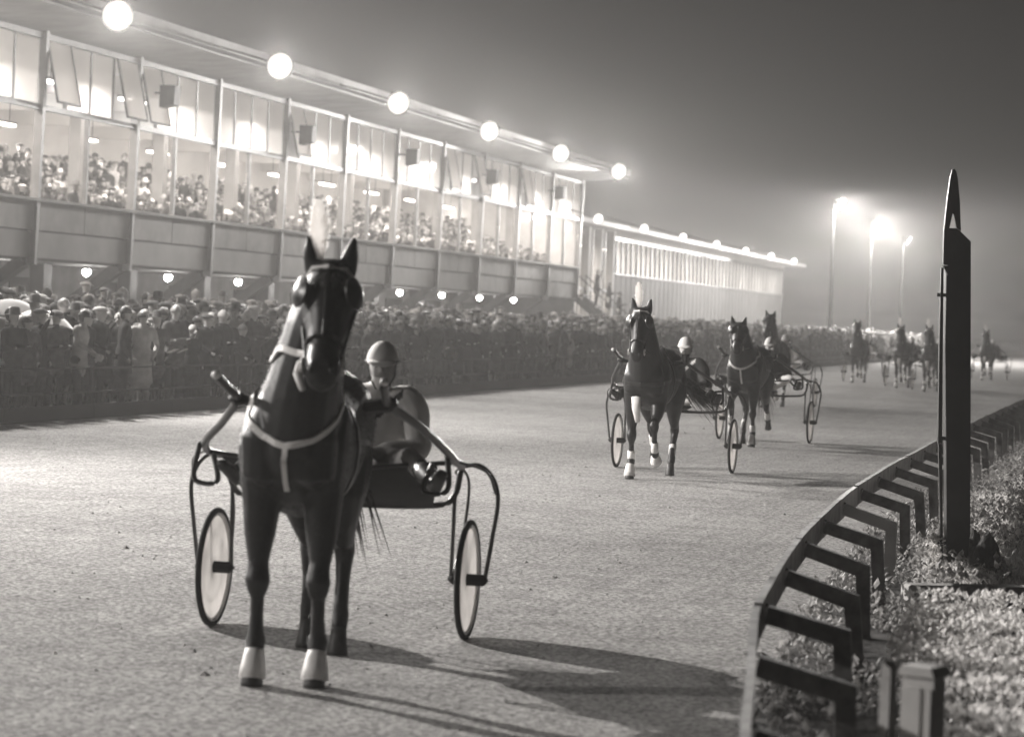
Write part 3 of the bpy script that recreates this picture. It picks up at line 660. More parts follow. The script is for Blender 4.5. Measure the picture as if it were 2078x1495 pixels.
def stand_pose(k):
    b = dict(pel=(0,0,.93), chest=(0,.01,1.28), neck=(0,.0,1.48), head=(0,.02,1.62), shR=(.185,0,1.41), shL=(-.185,0,1.41), elR=(.25,-.05,1.14), elL=(-.25,-.05,1.14),
             wrR=(.255,.06,.90), wrL=(-.255,.06,.90), hipR=(.09,0,.90), hipL=(-.09,0,.90), knR=(.10,.02,.49), knL=(-.10,.02,.49), anR=(.105,-.02,.085), anL=(-.105,-.02,.085), toeR=(.125,.16,.035), toeL=(-.125,.16,.035))
    if k == 1: b.update(elR=(.24,.0,1.13), elL=(-.24,.0,1.13), wrR=(.10,.27,1.16), wrL=(-.10,.27,1.16), pitch=-.35)
    if k == 2: b.update(elR=(.29,-.09,1.13), elL=(-.29,-.09,1.13), wrR=(.20,.07,.95), wrL=(-.20,.07,.95), yaw=.4)
    if k == 3: b.update(elR=(.22,.08,1.12), elL=(-.22,.08,1.12), wrR=(-.08,.22,1.17), wrL=(.08,.20,1.14), yaw=-.3)
    if k == 4: b.update(elR=(.30,.16,1.30), wrR=(.12,.22,1.56), yaw=.25)
    if k == 5: b.update(anR=(.13,.05,.085), toeR=(.17,.22,.035), chest=(.02,.05,1.27), neck=(.03,.06,1.46), head=(.03,.10,1.60), elR=(.24,.10,1.16), wrR=(.16,.34,1.02), elL=(-.26,-.02,1.12), wrL=(-.20,.20,.98), yaw=.5)
    return b
ZC = {'coat': M_COATS['dark'], 'trousers': M_TROU, 'skin': M_SKIN, 'shoe': M_SHOE}
BODIES = []
for k in range(6): BODIES.append((figure('person', stand_pose(k), ZC, .026, 3, hem=[.62,.80,.70,.82,.66,.80][k]), stand_pose(k), 'coat'))
wp = stand_pose(1); wp.update(anR=(.08,-.02,.085), anL=(-.08,-.02,.085)); BODIES.append((figure('person', wp, {**ZC, 'trousers': M_SKIN}, .026, 3, hem=.52, skirt=1), wp, 'knee-length coat'))
wp = stand_pose(2); BODIES.append((figure('person', wp, {**ZC, 'trousers': M_SKIN}, .026, 3, hem=.48, skirt=1), wp, 'knee-length coat'))

def dome(r=(.088,.108,.1), z0=-.01, back=0.0, n=14):
    mb = MB(); rings = []
    for k in range(7):
        a = k/6*PI/2; rings.append((V(0, -.012, z0 + r[2]*math.sin(a)), r[0]*math.cos(a)*.999+.002, r[1]*math.cos(a)+.002))
    mb.loft(rings, n); return mb
def hats():
    H = {}
    mb = dome((.105,.125,.06), .065); mb.loft([(V(0,.08,.068), .07,.01), (V(0,.125,.058), .062,.008), (V(0,.155,.046), .035,.006)], 10, side=V(1,0,0)); H['flat cap'] = ('flat_cap', mb)
    mb = MB().lathe([(.0,.175),(.05,.18),(.082,.16),(.09,.07),(.10,.062),(.15,.052),(.152,.046),(.098,.05)], 18); H['brimmed hat'] = ('brimmed_hat', mb)
    mb = dome((.086,.106,.12), -.0); mb.loft([(V(0,-.05,.05), .082,.06), (V(0,-.055,-.03), .075,.05), (V(0,-.05,-.09), .05,.035)], 12); H['bare head'] = ('hair', mb)
    mb = dome((.094,.112,.118), -.005); mb.loft([(V(0,-.03,.04), .09,.085), (V(0,-.025,-.06), .086,.08), (V(0,-.01,-.13), .06,.06), (V(0,.0,-.16), .05,.05)], 12); H['headscarf'] = ('headscarf', mb)
    mb = dome((.09,.108,.13), .01); H['knitted cap'] = ('knitted_cap', mb)
    return H
HATS = hats(); M_HATD = mat('hat_dark', .06, .85, .2, var=.3, scale=12); M_HATP = mat('hat_pale', .5, .85, .2, var=.15, scale=12); M_HATG = mat('hat_grey', .22, .85, .2, var=.2, scale=12)
HATM = {'flat cap': [M_HATD, M_HATG, M_HATP], 'brimmed hat': [M_HATD, M_HATG, M_HATG], 'bare head': [M_HAIR, M_HAIR, M_HAIR2], 'headscarf': [M_HATG, M_HATP, M_HATP], 'knitted cap': [M_HATD, M_HATG, M_HATP]}
HTONE = {M_HATD.name: 'dark', M_HATG.name: 'grey', M_HATP.name: 'pale', M_HAIR.name: 'dark', M_HAIR2.name: 'fair'}
HATME = {(h, m.name): mb.mesh(nm, [m], True) for h, (nm, mb) in HATS.items() for m in set(HATM[h])}
rp = random.Random(21)
LABELS = set()
def person(pos, rotz, label_tail, group, body=None, tone=None, hat=None, hm=None, scale=1.0):
    for _ in range(30):
        c = person_pick(label_tail, body, tone, hat, hm, scale)
        if c[-1] not in LABELS: break
    LABELS.add(c[-1]); me, J, tone, hat, hmat, lab = c
    o = link('person', me, None, pos, rotz); o.scale = (scale,)*3
    if tone != 'dark': o.material_slots[0].link = 'OBJECT'; o.material_slots[0].material = M_COATS[tone]
    hd = Vector(J['head']); Mh = Matrix.Translation(hd) @ Matrix.Rotation(J.get('yaw', 0), 4, 'Z') @ Matrix.Rotation(J.get('pitch', 0), 4, 'X')
    link(HATS[hat][0], HATME[(hat, hmat.name)], o, M=Mh)
    return tag(o, lab, 'person', group)
def person_pick(label_tail, body, tone, hat, hm, scale):
    bi = body if body is not None else rp.choice([0,1,2,3,4,5,0,2,6,7])
    me, J, word = BODIES[bi]; tone = tone or rp.choices(['dark','grey','pale'], [.66,.22,.12])[0]
    hat = hat or (rp.choice(['headscarf','bare head','headscarf','knitted cap']) if bi > 5 else rp.choices(['flat cap','brimmed hat','bare head','knitted cap'], [.42,.14,.34,.10])[0])
    hmat = hm or rp.choice(HATM[hat])
    sz = 'tall ' if scale > 1.02 else 'short ' if scale < .94 else ''
    ht = ('%s-haired' % HTONE[hmat.name]) if hat == 'bare head' else None
    lab = sz + (ht+' ' if ht else '') + ('person in %s %s' % (tone, word)) + ('' if ht else ' and %s %s' % (HTONE[hmat.name], hat)) + ', ' + label_tail
    return me, J, tone, hat, hmat, lab

FACE = math.atan2(-NV.x, NV.y)                                   # looking across the track
ROWW = ['front row', 'second row', 'third row', 'fourth row']
bulb_s = [sb(k)+1.6 for k in range(0, 10)]
def zone_of(p, s):                                                # nearest bulb as seen from the camera
    w = S(p, s, 1.6); a = w.x/w.y; best = 0; bd = 9
    for i, q in enumerate(bulb_s):
        b = S(FP-1.9, q, 2.7); d = abs(b.x/b.y - a)
        if d < bd: bd = d; best = i
    return ORD[best]
SPOTS = []; used = []
for r in range(4):
    p0 = -17.15 - .68*r; s = 1.994*(-p0) - .9 + rp.random()*.3; s1 = (68, 58, 53, 50)[r]
    while s < s1:
        SPOTS.append((p0 + rp.uniform(-.14, .14), s, r)); s += rp.uniform(.50, .68)
SKIP = {(155,'a'): None}
special = {}
def px_s(px, p):                                                  # s of the point on line p seen at photo column px (on the ground)
    d = ray(px, 700); D = p/ d.dot(NV); return (d*D).dot(DV)
s_coat = px_s(288, -17.05); s_shirt = px_s(160, -17.05)
SPOTS = [q for q in SPOTS if not (q[2] == 0 and (abs(q[1]-s_coat) < .45 or abs(q[1]-s_shirt) < .45))]
for p, s, r in SPOTS:
    sc = rp.gauss(.985, .06); q = S(p, s, apron_z(p)); side = s
    person(q, FACE + rp.gauss(-.35, .35), 'crowd %s below %s bulb' % (ROWW[r], zone_of(p, s)), 'spectators behind the fence', scale=sc)
person(S(-17.05, s_coat, .01), FACE-.9, 'standing out at the fence', 'spectators behind the fence', body=7, tone='pale', hat='bare head', hm=M_HAIR)
person(S(-17.05, s_shirt, .01), FACE+.1, 'at the fence beside the two umbrellas', 'spectators behind the fence', body=5, tone='pale', hat='bare head', hm=M_HAIR)
# programmes held by some of the front row
for i, px in enumerate((352, 372, 575, 905)):
    s = px_s(px, -16.85); o = obj('race_programme', MB().box((0,0,0), (.22,.16,.006)).box((0,0,.008), (.21,.155,.004)), M_PAPER, None, S(-16.86, s, 1.05), FACE + .2*i)
    o.rotation_euler = (R(25), 0, FACE+.2*i); tag(o, 'white race programme held out over the fence, %s from the left' % ORD[i], 'programme', 'race programmes')
# umbrellas
def umbrella(px, py, p, m, label, tilt):
    d = ray(px, py); D = p/d.dot(NV); w = V(0,0,CAM_H) + d*D; root = empty('umbrella', w, ROT); tag(root, label, 'umbrella')
    root.rotation_euler = (tilt, .1, ROT); rr = .52
    cn = MB(); rings = []; n = 16
    vs = [V(0,0,.0)]; fs = []
    for i in range(1, 6):
        t = i/5
        for j in range(n):
            a = 2*PI*j/n; q = rr*t*(1 - (.05*t if j % 2 else 0)); vs.append(V(q*math.cos(a), q*math.sin(a), -.24*t**2 + (.018*t if j % 2 else 0)))
    for j in range(n): fs.append((0, 1+j, 1+(j+1) % n))
    for i in range(4):
        for j in range(n): a, b = 1+i*n+j, 1+i*n+(j+1) % n; fs.append((a, a+n, b+n, b))
    cn.add(vs, fs); obj('canopy', cn, m, root, smooth=True)
    for j in range(8):
        a = 2*PI*2*j/n; obj('rib', MB().tube([V(0,0,-.012), V(rr*.5*math.cos(a), rr*.5*math.sin(a), -.075), V(rr*.98*math.cos(a), rr*.98*math.sin(a), -.245)], .004, 4), M_DARK, root)
    obj('shaft', MB().tube([V(0,0,.06), V(0,0,-.75)], .009, 6), M_DARK, root); obj('handle', MB().tube(smoothed([V(0,0,-.74), V(0,0,-.84), V(.03,0,-.88), V(.06,0,-.85)], 4), .014, 6), M_LEATHER, root)
umbrella(28, 607, -18.6, mat('umbrella_grey', .42, .7, .3, var=.1, scale=6), 'grey open umbrella over the crowd at the left edge', .05)
umbrella(92, 629, -17.75, mat('umbrella_pale', .85, .7, .3, var=.05, scale=6), 'pale open umbrella over the crowd, right of the grey one', -.1)

# the rest of the crowd: one dense mass
LOW = []
for k in (0, 1, 2, 3, 5): LOW.append((figure('low', stand_pose(k), ZC, .05, 2, hem=.66), stand_pose(k)))
PAL = [M_COATS['dark'], M_COATS['grey'], M_COATS['pale'], M_TROU, M_SKIN, M_SHOE, M_HATD, M_HATG, M_HATP, M_HAIR]
arr = []
for me, J in LOW:
    v = np.zeros(len(me.vertices)*3); me.vertices.foreach_get('co', v); f = []; fm = []
    bm = bmesh.new(); bm.from_mesh(me); bmesh.ops.triangulate(bm, faces=bm.faces); bm.to_mesh(me); bm.free()
    f = np.zeros(len(me.polygons)*3, np.int32); me.polygons.foreach_get('vertices', f); fm = np.zeros(len(me.polygons), np.int32); me.polygons.foreach_get('material_index', fm)
    v = np.zeros(len(me.vertices)*3); me.vertices.foreach_get('co', v)
    arr.append((v.reshape(-1,3), f.reshape(-1,3), fm, np.array(J['head'])))
hat_low = []
for h in ('flat cap', 'brimmed hat', 'bare head', 'headscarf'):
    mb = HATS[h][1]; me = mb.mesh('h', []); bm = bmesh.new(); bm.from_mesh(me); bmesh.ops.triangulate(bm, faces=bm.faces); bm.to_mesh(me); bm.free()
    v = np.zeros(len(me.vertices)*3); me.vertices.foreach_get('co', v); f = np.zeros(len(me.polygons)*3, np.int32); me.polygons.foreach_get('vertices', f); hat_low.append((v.reshape(-1,3), f.reshape(-1,3)))
AV, AF, AM = [], [], []; off = 0; rq = np.random.RandomState(4); cnt = 0
for r in range(13):
    p0 = -17.15 - .68*r; s = 1.994*(-p0) - .5
    s0 = s; s = 25.0
    while s < (178 if r < 9 else 150):
        s += rq.uniform(.5, .72) * (1.0 if s < 110 else 1.35)
        if r < 4 and s0-.9 < s < (68, 58, 53, 50)[r]: continue
        if r > 6 and rq.rand() < .25: continue
        v, f, fm, hd = arr[rq.randint(len(arr))]; hv, hf = hat_low[rq.choice(4, p=[.42,.13,.35,.10])]
        p = p0 + rq.uniform(-.15,.15); q = S(p, s, apron_z(p)); a = FACE + rq.normal(-.35,.35); sc = rq.normal(.985,.065); c_, s_ = math.cos(a), math.sin(a)
        Rm = np.array([[c_,-s_,0],[s_,c_,0],[0,0,1]]); tone = rq.choice(3, p=[.60,.25,.15])
        AV.append((v*sc) @ Rm.T + np.array(q)); AF.append(f+off); mm = np.choose(fm, [tone, 3, 4, 5]); AM.append(mm); off += len(v)
        AV.append(((hv+hd)*sc) @ Rm.T + np.array(q)); AF.append(hf+off); AM.append(np.full(len(hf), rq.choice([6,7,8,9], p=[.3,.25,.15,.3]))); off += len(hv); cnt += 1
AV = np.concatenate(AV); AF = np.concatenate(AF); AM = np.concatenate(AM).astype(np.int32)
me = bpy.data.meshes.new('crowd'); me.vertices.add(len(AV)); me.vertices.foreach_set('co', AV.ravel().astype(np.float32)); me.loops.add(len(AF)*3); me.loops.foreach_set('vertex_index', AF.ravel().astype(np.int32))
me.polygons.add(len(AF)); me.polygons.foreach_set('loop_start', np.arange(0, len(AF)*3, 3, dtype=np.int32)); me.polygons.foreach_set('loop_total', np.full(len(AF), 3, np.int32))
for m in PAL: me.materials.append(m)
me.polygons.foreach_set('material_index', AM); me.polygons.foreach_set('use_smooth', np.ones(len(AF), bool)); me.update(); me.validate()
tag(link('crowd', me), 'dense crowd of spectators in coats and caps packed behind the fence', 'crowd', kind='stuff')
print('crowd', cnt, len(AF))

# people behind the glass
ri = random.Random(12)
for k in range(0, 10):
    for j in range(12):
        t = [0,2,1,3,0,2,1,4,0,3,1,2][j]; s = sb(k) + .3 + (BAY-.6)*(j+ri.random()*.8)/12; dp, z = TIERS[t]
        q = S(FP+dp+ri.uniform(-.2,.2) - (.2 if t == 0 else .3), s, z + (-.02 if t == 0 else 0))
        person(q, FACE + ri.gauss(-.4,.5), '%s window bay, %s tier' % (ORD[k], ORD[t]), 'spectators in the grandstand', scale=ri.gauss(.98,.05), tone=ri.choice(['dark','dark','grey']))
AV, AF, AM = [], [], []; off = 0
for r in range(9):
    s = SA + 12
    while s < SZ-.4:
        s += rq.uniform(.45, 1.1); dp = -1.3 - .62*r + rq.uniform(-.15,.15)
        z = max(t_[1] for t_ in TIERS if dp <= t_[0]+.3) if dp < -1.0 else 3.12
        v, f, fm, hd = arr[rq.randint(len(arr))]; hv, hf = hat_low[rq.choice(4, p=[.3,.15,.45,.10])]
        q = S(FP+dp, s, z); a = FACE + rq.normal(-.35,.5); sc = rq.normal(.985,.06); c_, s_ = math.cos(a), math.sin(a); Rm = np.array([[c_,-s_,0],[s_,c_,0],[0,0,1]])
        AV.append((v*sc) @ Rm.T + np.array(q)); AF.append(f+off); AM.append(np.choose(fm, [rq.choice(3, p=[.5,.35,.15]), 3, 4, 5])); off += len(v)
        AV.append(((hv+hd)*sc) @ Rm.T + np.array(q)); AF.append(hf+off); AM.append(np.full(len(hf), rq.choice([6,7,8,9], p=[.3,.25,.1,.35]))); off += len(hv)
AV = np.concatenate(AV); AF = np.concatenate(AF); AM = np.concatenate(AM).astype(np.int32)
me = bpy.data.meshes.new('indoor_crowd'); me.vertices.add(len(AV)); me.vertices.foreach_set('co', AV.ravel().astype(np.float32)); me.loops.add(len(AF)*3); me.loops.foreach_set('vertex_index', AF.ravel().astype(np.int32))
me.polygons.add(len(AF)); me.polygons.foreach_set('loop_start', np.arange(0, len(AF)*3, 3, dtype=np.int32)); me.polygons.foreach_set('loop_total', np.full(len(AF), 3, np.int32))
for m in PAL: me.materials.append(m)
me.polygons.foreach_set('material_index', AM); me.polygons.foreach_set('use_smooth', np.ones(len(AF), bool)); me.update(); me.validate()
tag(link('indoor_crowd', me), 'further spectators crowded on the tiers behind the grandstand glass', 'crowd', kind='stuff')
for i in range(4):
    person(S(-26.2+.28*(2+2*i)-.6, 114.0+.2*(i % 2), 3.05-.26*(2+2*i)), FACE, '%s from top of outdoor stair' % ORD[i], 'spectators on the stair', tone='dark')
#MORE#
# ================================================================= HORSES
M_COATH = mat('horse_coat', .009, .46, .40, v2=.018, scale=6, bump=.12, bscale=90); M_COATB = mat('horse_bay', .02, .38, .5, v2=.03, scale=6)
M_SOCK = mat('white_hair', .6, .7, .3); M_HOOF = mat('hoof', .05, .5, .4, var=.3, scale=20); M_BOOT = mat('white_boot', .8, .55, .3, var=.08, scale=12)
M_MANE = sheet_mat('mane', .07, .4); M_STRAP = mat('strap_black', .02, .35, .5); M_STRAPW = mat('strap_white', .75, .6, .3); M_CHROME = mat('nickel', .6, .25, .8); M_PLUME = sheet_mat('plume', .92, .75)

def leg_front(sx, knee, fet, past):
    x = sx*.155
    return [((x*.9,.52,1.22),.10,.19), ((x*.98,.58,1.04),.118,.17), ((x*1.0,.57,.90),.098,.135), ((x*1.02, .57*.6+knee[0]*.4, .90*.6+knee[1]*.4),.080,.095), ((x*1.02, .57*.25+knee[0]*.75, .90*.25+knee[1]*.75),.054,.066), ((x, knee[0]+.004, knee[1]+.05),.056,.06), ((x, knee[0]+.014, knee[1]),.066,.068), ((x, knee[0], knee[1]-.06),.052,.054),
            ((x, knee[0]*.72+fet[0]*.28, knee[1]*.72+fet[1]*.28),.036,.045), ((x, knee[0]*.4+fet[0]*.6, knee[1]*.4+fet[1]*.6),.034,.046), ((x, fet[0], fet[1]+.04),.040,.052), ((x, fet[0]-.008, fet[1]),.052,.063), ((x, past[0], past[1]),.041,.046)]
def leg_hind(sx, stifle, hock, fet, past, hx=.155):
    x = sx*hx
    return [((x*.95,-.58,1.22),.15,.26), ((x*1.15,stifle[0]-.08,stifle[1]+.12),.15,.24), ((x*1.15,stifle[0]-.05,stifle[1]),.13,.19), ((x*1.08,(stifle[0]*1.2+hock[0]*.8)/2,(stifle[1]*1.2+hock[1]*.8)/2),.090,.125), ((x*1.02,stifle[0]*.22+hock[0]*.78,stifle[1]*.22+hock[1]*.78),.058,.080), ((x, hock[0]-.005, hock[1]+.05),.056,.076), ((x, hock[0], hock[1]),.060,.073), ((x, hock[0]+.01, hock[1]-.07),.048,.056),
            ((x, hock[0]*.5+fet[0]*.5, hock[1]*.5+fet[1]*.5),.040,.048), ((x, fet[0], fet[1]+.035),.043,.052), ((x, fet[0]-.006, fet[1]),.050,.060), ((x, past[0], past[1]),.044,.048)]
STAND = dict(FR=((.60,.53),(.60,.225),(.635,.13)), FL=((.62,.53),(.57,.225),(.60,.13)), HR=((-.42,.92),(-.84,.57),(-.88,.23),(-.86,.14),.10), HL=((-.42,.92),(-.74,.56),(-.66,.22),(-.62,.13),.11))
TROT_A = dict(FR=((.58,.53),(.56,.225),(.60,.13)), FL=((.80,.66),(.70,.34),(.62,.27)), HR=((-.38,.93),(-.72,.62),(-.92,.36),(-.97,.28)), HL=((-.36,.92),(-.66,.56),(-.50,.22),(-.46,.13)))
TROT_B = dict(FR=((.82,.68),(.70,.38),(.62,.31)), FL=((.56,.53),(.50,.225),(.54,.13)), HR=((-.34,.92),(-.62,.56),(-.46,.22),(-.42,.13)), HL=((-.38,.93),(-.74,.64),(-.95,.40),(-1.0,.32)))

def horse(label, pose, poll=(0, 1.02, 2.02), pitch=R(26), yaw=0.0, coat=None, voxel=.02, plume=True, ycollar=True, boots='front', socks=(), tail_dir=(0,-.3,-1), mane_n=150, chest_white=False, crest_tilt=1, plume_x=.03, near=False, hs=1.04):
    coat = coat or M_COATH
    root = empty('harness_horse'); tag(root, label, 'horse', 'harness horses on the track')
    fl = Flesh(); Pz = Vector(poll)
    T = [((0,-.90,1.22),.09,.15),((0,-.82,1.25),.20,.25),((0,-.68,1.28),.265,.30),((0,-.48,1.27),.28,.315),((0,-.22,1.22),.275,.32),((0,.05,1.18),.29,.345),((0,.30,1.18),.275,.36),((0,.50,1.22),.255,.35),((0,.68,1.22),.23,.30),((0,.80,1.19),.18,.22),((0,.87,1.17),.11,.13)]
    fl.limb(T, 'coat', side=V(1,0,0), n=20)
    fl.limb([((0,.30,1.46),.06,.10),((0,.48,1.50),.06,.10),((0,.62,1.47),.06,.12)], 'coat', side=V(1,0,0))
    for s in (-1, 1):
        fl.limb([((s*.08,.72,1.42),.10,.11),((s*.12,.765,1.24),.125,.125),((s*.12,.75,1.06),.115,.115)], 'coat')        # breast muscle
        fl.limb([((s*.10,.30,1.44),.10,.15),((s*.155,.46,1.32),.12,.19),((s*.165,.62,1.16),.115,.16),((s*.16,.60,1.02),.10,.14)], 'coat')     # shoulder
    base = V(0,.56,1.30); q1 = base.lerp(Pz, .35)+V(0,.05,-.03); q2 = base.lerp(Pz, .7)+V(0,.03,.0)
    fl.limb([(V(0,.46,1.22),.225,.36), (base.lerp(Pz,.14)+V(0,.04,-.02),.215,.35), (q1,.185,.29), (q2,.148,.225), (base.lerp(Pz,.95)+V(0,.005,-.03),.115,.17)], 'coat', side=V(1,0,0), n=16)
    Ry = Matrix.Rotation(yaw, 3, 'Z'); h = Ry @ V(0, math.sin(pitch), -math.cos(pitch)); fn = Ry @ V(0, math.cos(pitch), math.sin(pitch)); sd = Ry @ V(1,0,0)
    HR = [(-.03,.08,.095,-.055),(.05,.105,.13,-.05),(.12,.128,.15,-.05),(.19,.122,.158,-.058),(.27,.102,.148,-.056),(.36,.080,.112,-.03),(.44,.070,.088,-.012),(.52,.076,.084,-.006),(.575,.074,.076,-.012),(.62,.052,.052,-.02)]
    def HC(t):
        for a, b in zip(HR, HR[1:]):
            if a[0] <= t <= b[0]:
                f = (t-a[0])/(b[0]-a[0]); return [a[i]+(b[i]-a[i])*f for i in range(4)]
        return list(HR[-1])
    def hp(t, ang, out=0.0):                          # point on the head: angle 0 = horse's right, 90 = front of face
        _, a, b, o = HC(t); ca, sa = math.cos(R(ang)), math.sin(R(ang)); return Pz + h*t + fn*(o + (b+out)*sa) + sd*(a+out)*ca
    HR = [(t, a*hs, b*hs, o) for t, a, b, o in HR]
    fl.limb([(Pz + h*t + fn*o, a, b) for t, a, b, o in HR], 'coat', side=sd, n=16)
    for s in (0, 180):
        fl.ball(hp(.145, s+(35 if s == 0 else -35), -.012), .03, 'coat'); fl.ball(hp(.555, 60 if s == 0 else 120, -.006), (.026,.022,.03), 'coat')
    for s in (-1, 1):                                  # ears
        e0 = Pz + sd*s*.078 + fn*-.03; ed = (V(0,0,1)*.95 + sd*s*.20 + fn*.12).normalized()
        fl.limb([(e0-ed*.04,.045,.04),(e0+ed*.03,.050,.034),(e0+ed*.09,.043,.028),(e0+ed*.145,.026,.018),(e0+ed*.185,.010,.010)], 'coat', side=sd, n=10)
    LEGS = {}
    for key in ('FR','FL','HR','HL'):
        sx = 1 if key[1] == 'R' else -1
        L_ = leg_front(sx, *pose[key]) if key[0] == 'F' else leg_hind(sx, *pose[key])
        LEGS[key] = L_; fl.limb(L_[:-3], 'coat', side=V(1,0,0)); fl.limb(L_[-4:], 'sock' if key in socks else 'coat', side=V(1,0,0))
    body = fl.grow('body', voxel, 2 if near else 3, {'coat': coat, 'sock': M_SOCK})
    link('body', body, root)
    bvh = BVHTree.FromPolygons([v.co.copy() for v in body.vertices], [tuple(p.vertices) for p in body.polygons])
    def strap(name, pts, w, m, lift=.006, snap=True, k=8, par=root):
        P = smoothed(pts, k); out = []; N = []
        for p in P:
            if snap:
                l, n_, _, _ = bvh.find_nearest(p); out.append(l + n_*lift); N.append(n_)
            else: out.append(p); N.append(V(0,0,1))
        vs = []; fs = []
        for i, p in enumerate(out):
            t = (out[min(i+1,len(out)-1)]-out[max(i-1,0)]).normalized(); n_ = N[i]; n_ = (n_ - t*n_.dot(t)).normalized(); b = t.cross(n_)*w/2
            vs += [p-b-n_*.004, p+b-n_*.004, p+b*.9+n_*.005, p-b*.9+n_*.005]
        for i in range(len(out)-1):
            for q in range(4): fs.append((i*4+q, i*4+(q+1) % 4, (i+1)*4+(q+1) % 4, (i+1)*4+q))
        fs += [(3,2,1,0), tuple((len(out)-1)*4+q for q in range(4))]
        return obj(name, MB().add(vs, fs), m, par, smooth=False)
    for key, L_ in LEGS.items():                       # hooves and boots
        a = Vector(L_[-2][0]); b = Vector(L_[-1][0]); d = (b-a).normalized()
        flat = b.z < .16
        ax = V(0, .28, -1).normalized() if flat else (d + V(0,-.1,-.1)).normalized()
        c0 = b - ax*.015; hl = (b.z)/abs(ax.z)+.012 if flat else .11
        rings = [(c0, .043,.046), (c0+ax*hl*.35, .047,.052)]
        if flat: e = c0+ax*hl; rings += [(V(e.x,e.y,.012), .058,.064), (V(e.x,e.y,.003), .057,.063)]
        else: rings += [(c0+ax*hl, .057,.062)]
        hf = obj('hoof', MB().loft(rings, 14, side=V(1,0,0)), M_HOOF, root, smooth=True)
        if (boots in ('front', 'wrap') and key[0] == 'F'):
            obj('bell_boot', MB().loft([(b-ax*.05, .046,.05), (b-ax*.02, .054,.06), (b+ax*.04, .064,.072), (b+ax*(hl*.62), .070,.080)], 16, side=V(1,0,0), closed_ends=True), M_BOOT, root, smooth=True)
        if boots == 'wrap' or (boots == 'hindwrap' and key[0] == 'H'):
            A, B_ = Vector(L_[-4][0]), Vector(L_[-2][0]); obj('leg_wrap', MB().loft([(A.lerp(B_, t), .046,.054) for t in (.1,.5,.95)], 12, side=V(1,0,0)), M_BOOT, root, smooth=True)
    if near:                                            # short coat hair that catches the rim light
        rf = np.random.RandomState(8); nf = len(body.polygons); ar = np.zeros(nf); body.polygons.foreach_get('area', ar); pick = rf.choice(nf, 14000, p=ar/ar.sum()); hb = MB()
        for fi in pick:
            pf = body.polygons[fi]; nn = pf.normal; c = pf.center + V(*rf.normal(0, .004, 3)); fw = V(0,-.75,-.55) if c.z > .9 else V(0,-.1,-1)
            fw = (fw - nn*fw.dot(nn) + V(*rf.normal(0, .18, 3))).normalized(); l = rf.uniform(.012,.026); w = fw.cross(nn).normalized()*rf.uniform(.0012,.0024); tip = c + fw*l + nn*l*rf.uniform(.15,.45)
            hb.add([c-w, c+w, tip], [(0,1,2)])
        tag(obj('coat_hair', hb, sheet_mat('coat_hair', .035, .4), root), kind='stuff')
    rn = random.Random(3); mn = MB()                    # mane: strands falling from the crest to the right
    for i in range(mane_n):
        t = rn.uniform(.12, 1.0); cp = base.lerp(Pz, t); back = V(0,-1,.75).normalized()
        hit = bvh.ray_cast(cp + back*.8, -back); r0 = (hit[0] if hit[0] else cp) + V(rn.uniform(-.012,.012),0,0)
        l = rn.uniform(.14,.26); w = rn.uniform(.004,.009); o_ = V(crest_tilt*rn.uniform(.05,.11), rn.uniform(-.10,.02), 0)
        a, b, c = r0, r0+o_*.7+V(0,0,-l*.25), r0+o_*1.3+V(rn.uniform(0,.05),rn.uniform(-.06,.02),-l); sw = V(0,w,0)
        mn.add([a-sw,a+sw,b-sw,b+sw,c], [(0,1,3,2),(2,3,4)])
    for i in range(26):                                 # forelock
        r0 = Pz + fn*.03 + sd*rn.uniform(-.05,.05); c = hp(rn.uniform(.08,.15), 90+rn.uniform(-40,40), .012); sw = sd*.006
        mn.add([r0-sw,r0+sw,c-sw*.6,c+sw*.6,c+h*.04], [(0,1,3,2),(2,3,4)])
    obj('mane', mn, M_MANE, root)
    tl = MB(); td = Vector(tail_dir).normalized(); dock = V(0,-.93,1.33)
    for i in range(170):
        a = dock + V(rn.gauss(0,.02), rn.gauss(0,.02), rn.gauss(0,.02)); f = rn.uniform(.55,1.0)*.95; sp = V(rn.gauss(0,.11), rn.gauss(0,.09), rn.gauss(0,.06))
        b = a + V(0,-.10,-.05)+sp*.15; c = a + V(0,-.14,0) + td*f*.5 + sp*.5; e = a + V(0,-.12,0)+td*f + sp*1.0; w = V(rn.uniform(.005,.012),0,0)
        tl.add([a-w,a+w,b-w,b+w,c-w,c+w,e], [(0,1,3,2),(2,3,5,4),(4,5,6)])
    obj('tail', tl, M_MANE, root)
    # bridle
    br = obj('bridle', MB().tube([hp(.03,0,.008), hp(.02,45,.01), hp(.03,90,.012), hp(.02,135,.01), hp(.03,180,.008)], .011, 6), M_STRAPW if plume else M_STRAP, root)
    for s in (0, 180):
        obj('cheek_strap', MB().tube([hp(.0,s,.004), hp(.12,s,.009), hp(.28,s,.007), hp(.46,s,.007), hp(.52,s,.012)], .009, 6), M_STRAP, br)
        obj('bit_ring', MB().tube([hp(.52,s,.014) + h*.035*math.cos(a) + fn*.035*math.sin(a) for a in np.linspace(0, 2*PI, 13)], .008, 6), M_CHROME, br)
        c = hp(.155, 30 if s == 0 else 150, .018); sgn = 1 if s == 0 else -1; cup = MB(); ax = (sd*sgn*.86 + fn*.5).normalized(); up = h
        vs = []; fs = []; n_ = 12
        for i in range(4):
            for j in range(n_):
                a = 2*PI*j/n_; rr = .078*(i+.35)/3.35; vs.append(c + ax*(.026*(1-(rr/.078)**2)) + up*rr*1.05*math.cos(a) + (fn*.86-sd*sgn*.5)*rr*math.sin(a) + fn*.02)
        for i in range(3):
            for j in range(n_): fs.append((i*n_+j, i*n_+(j+1) % n_, (i+1)*n_+(j+1) % n_, (i+1)*n_+j))
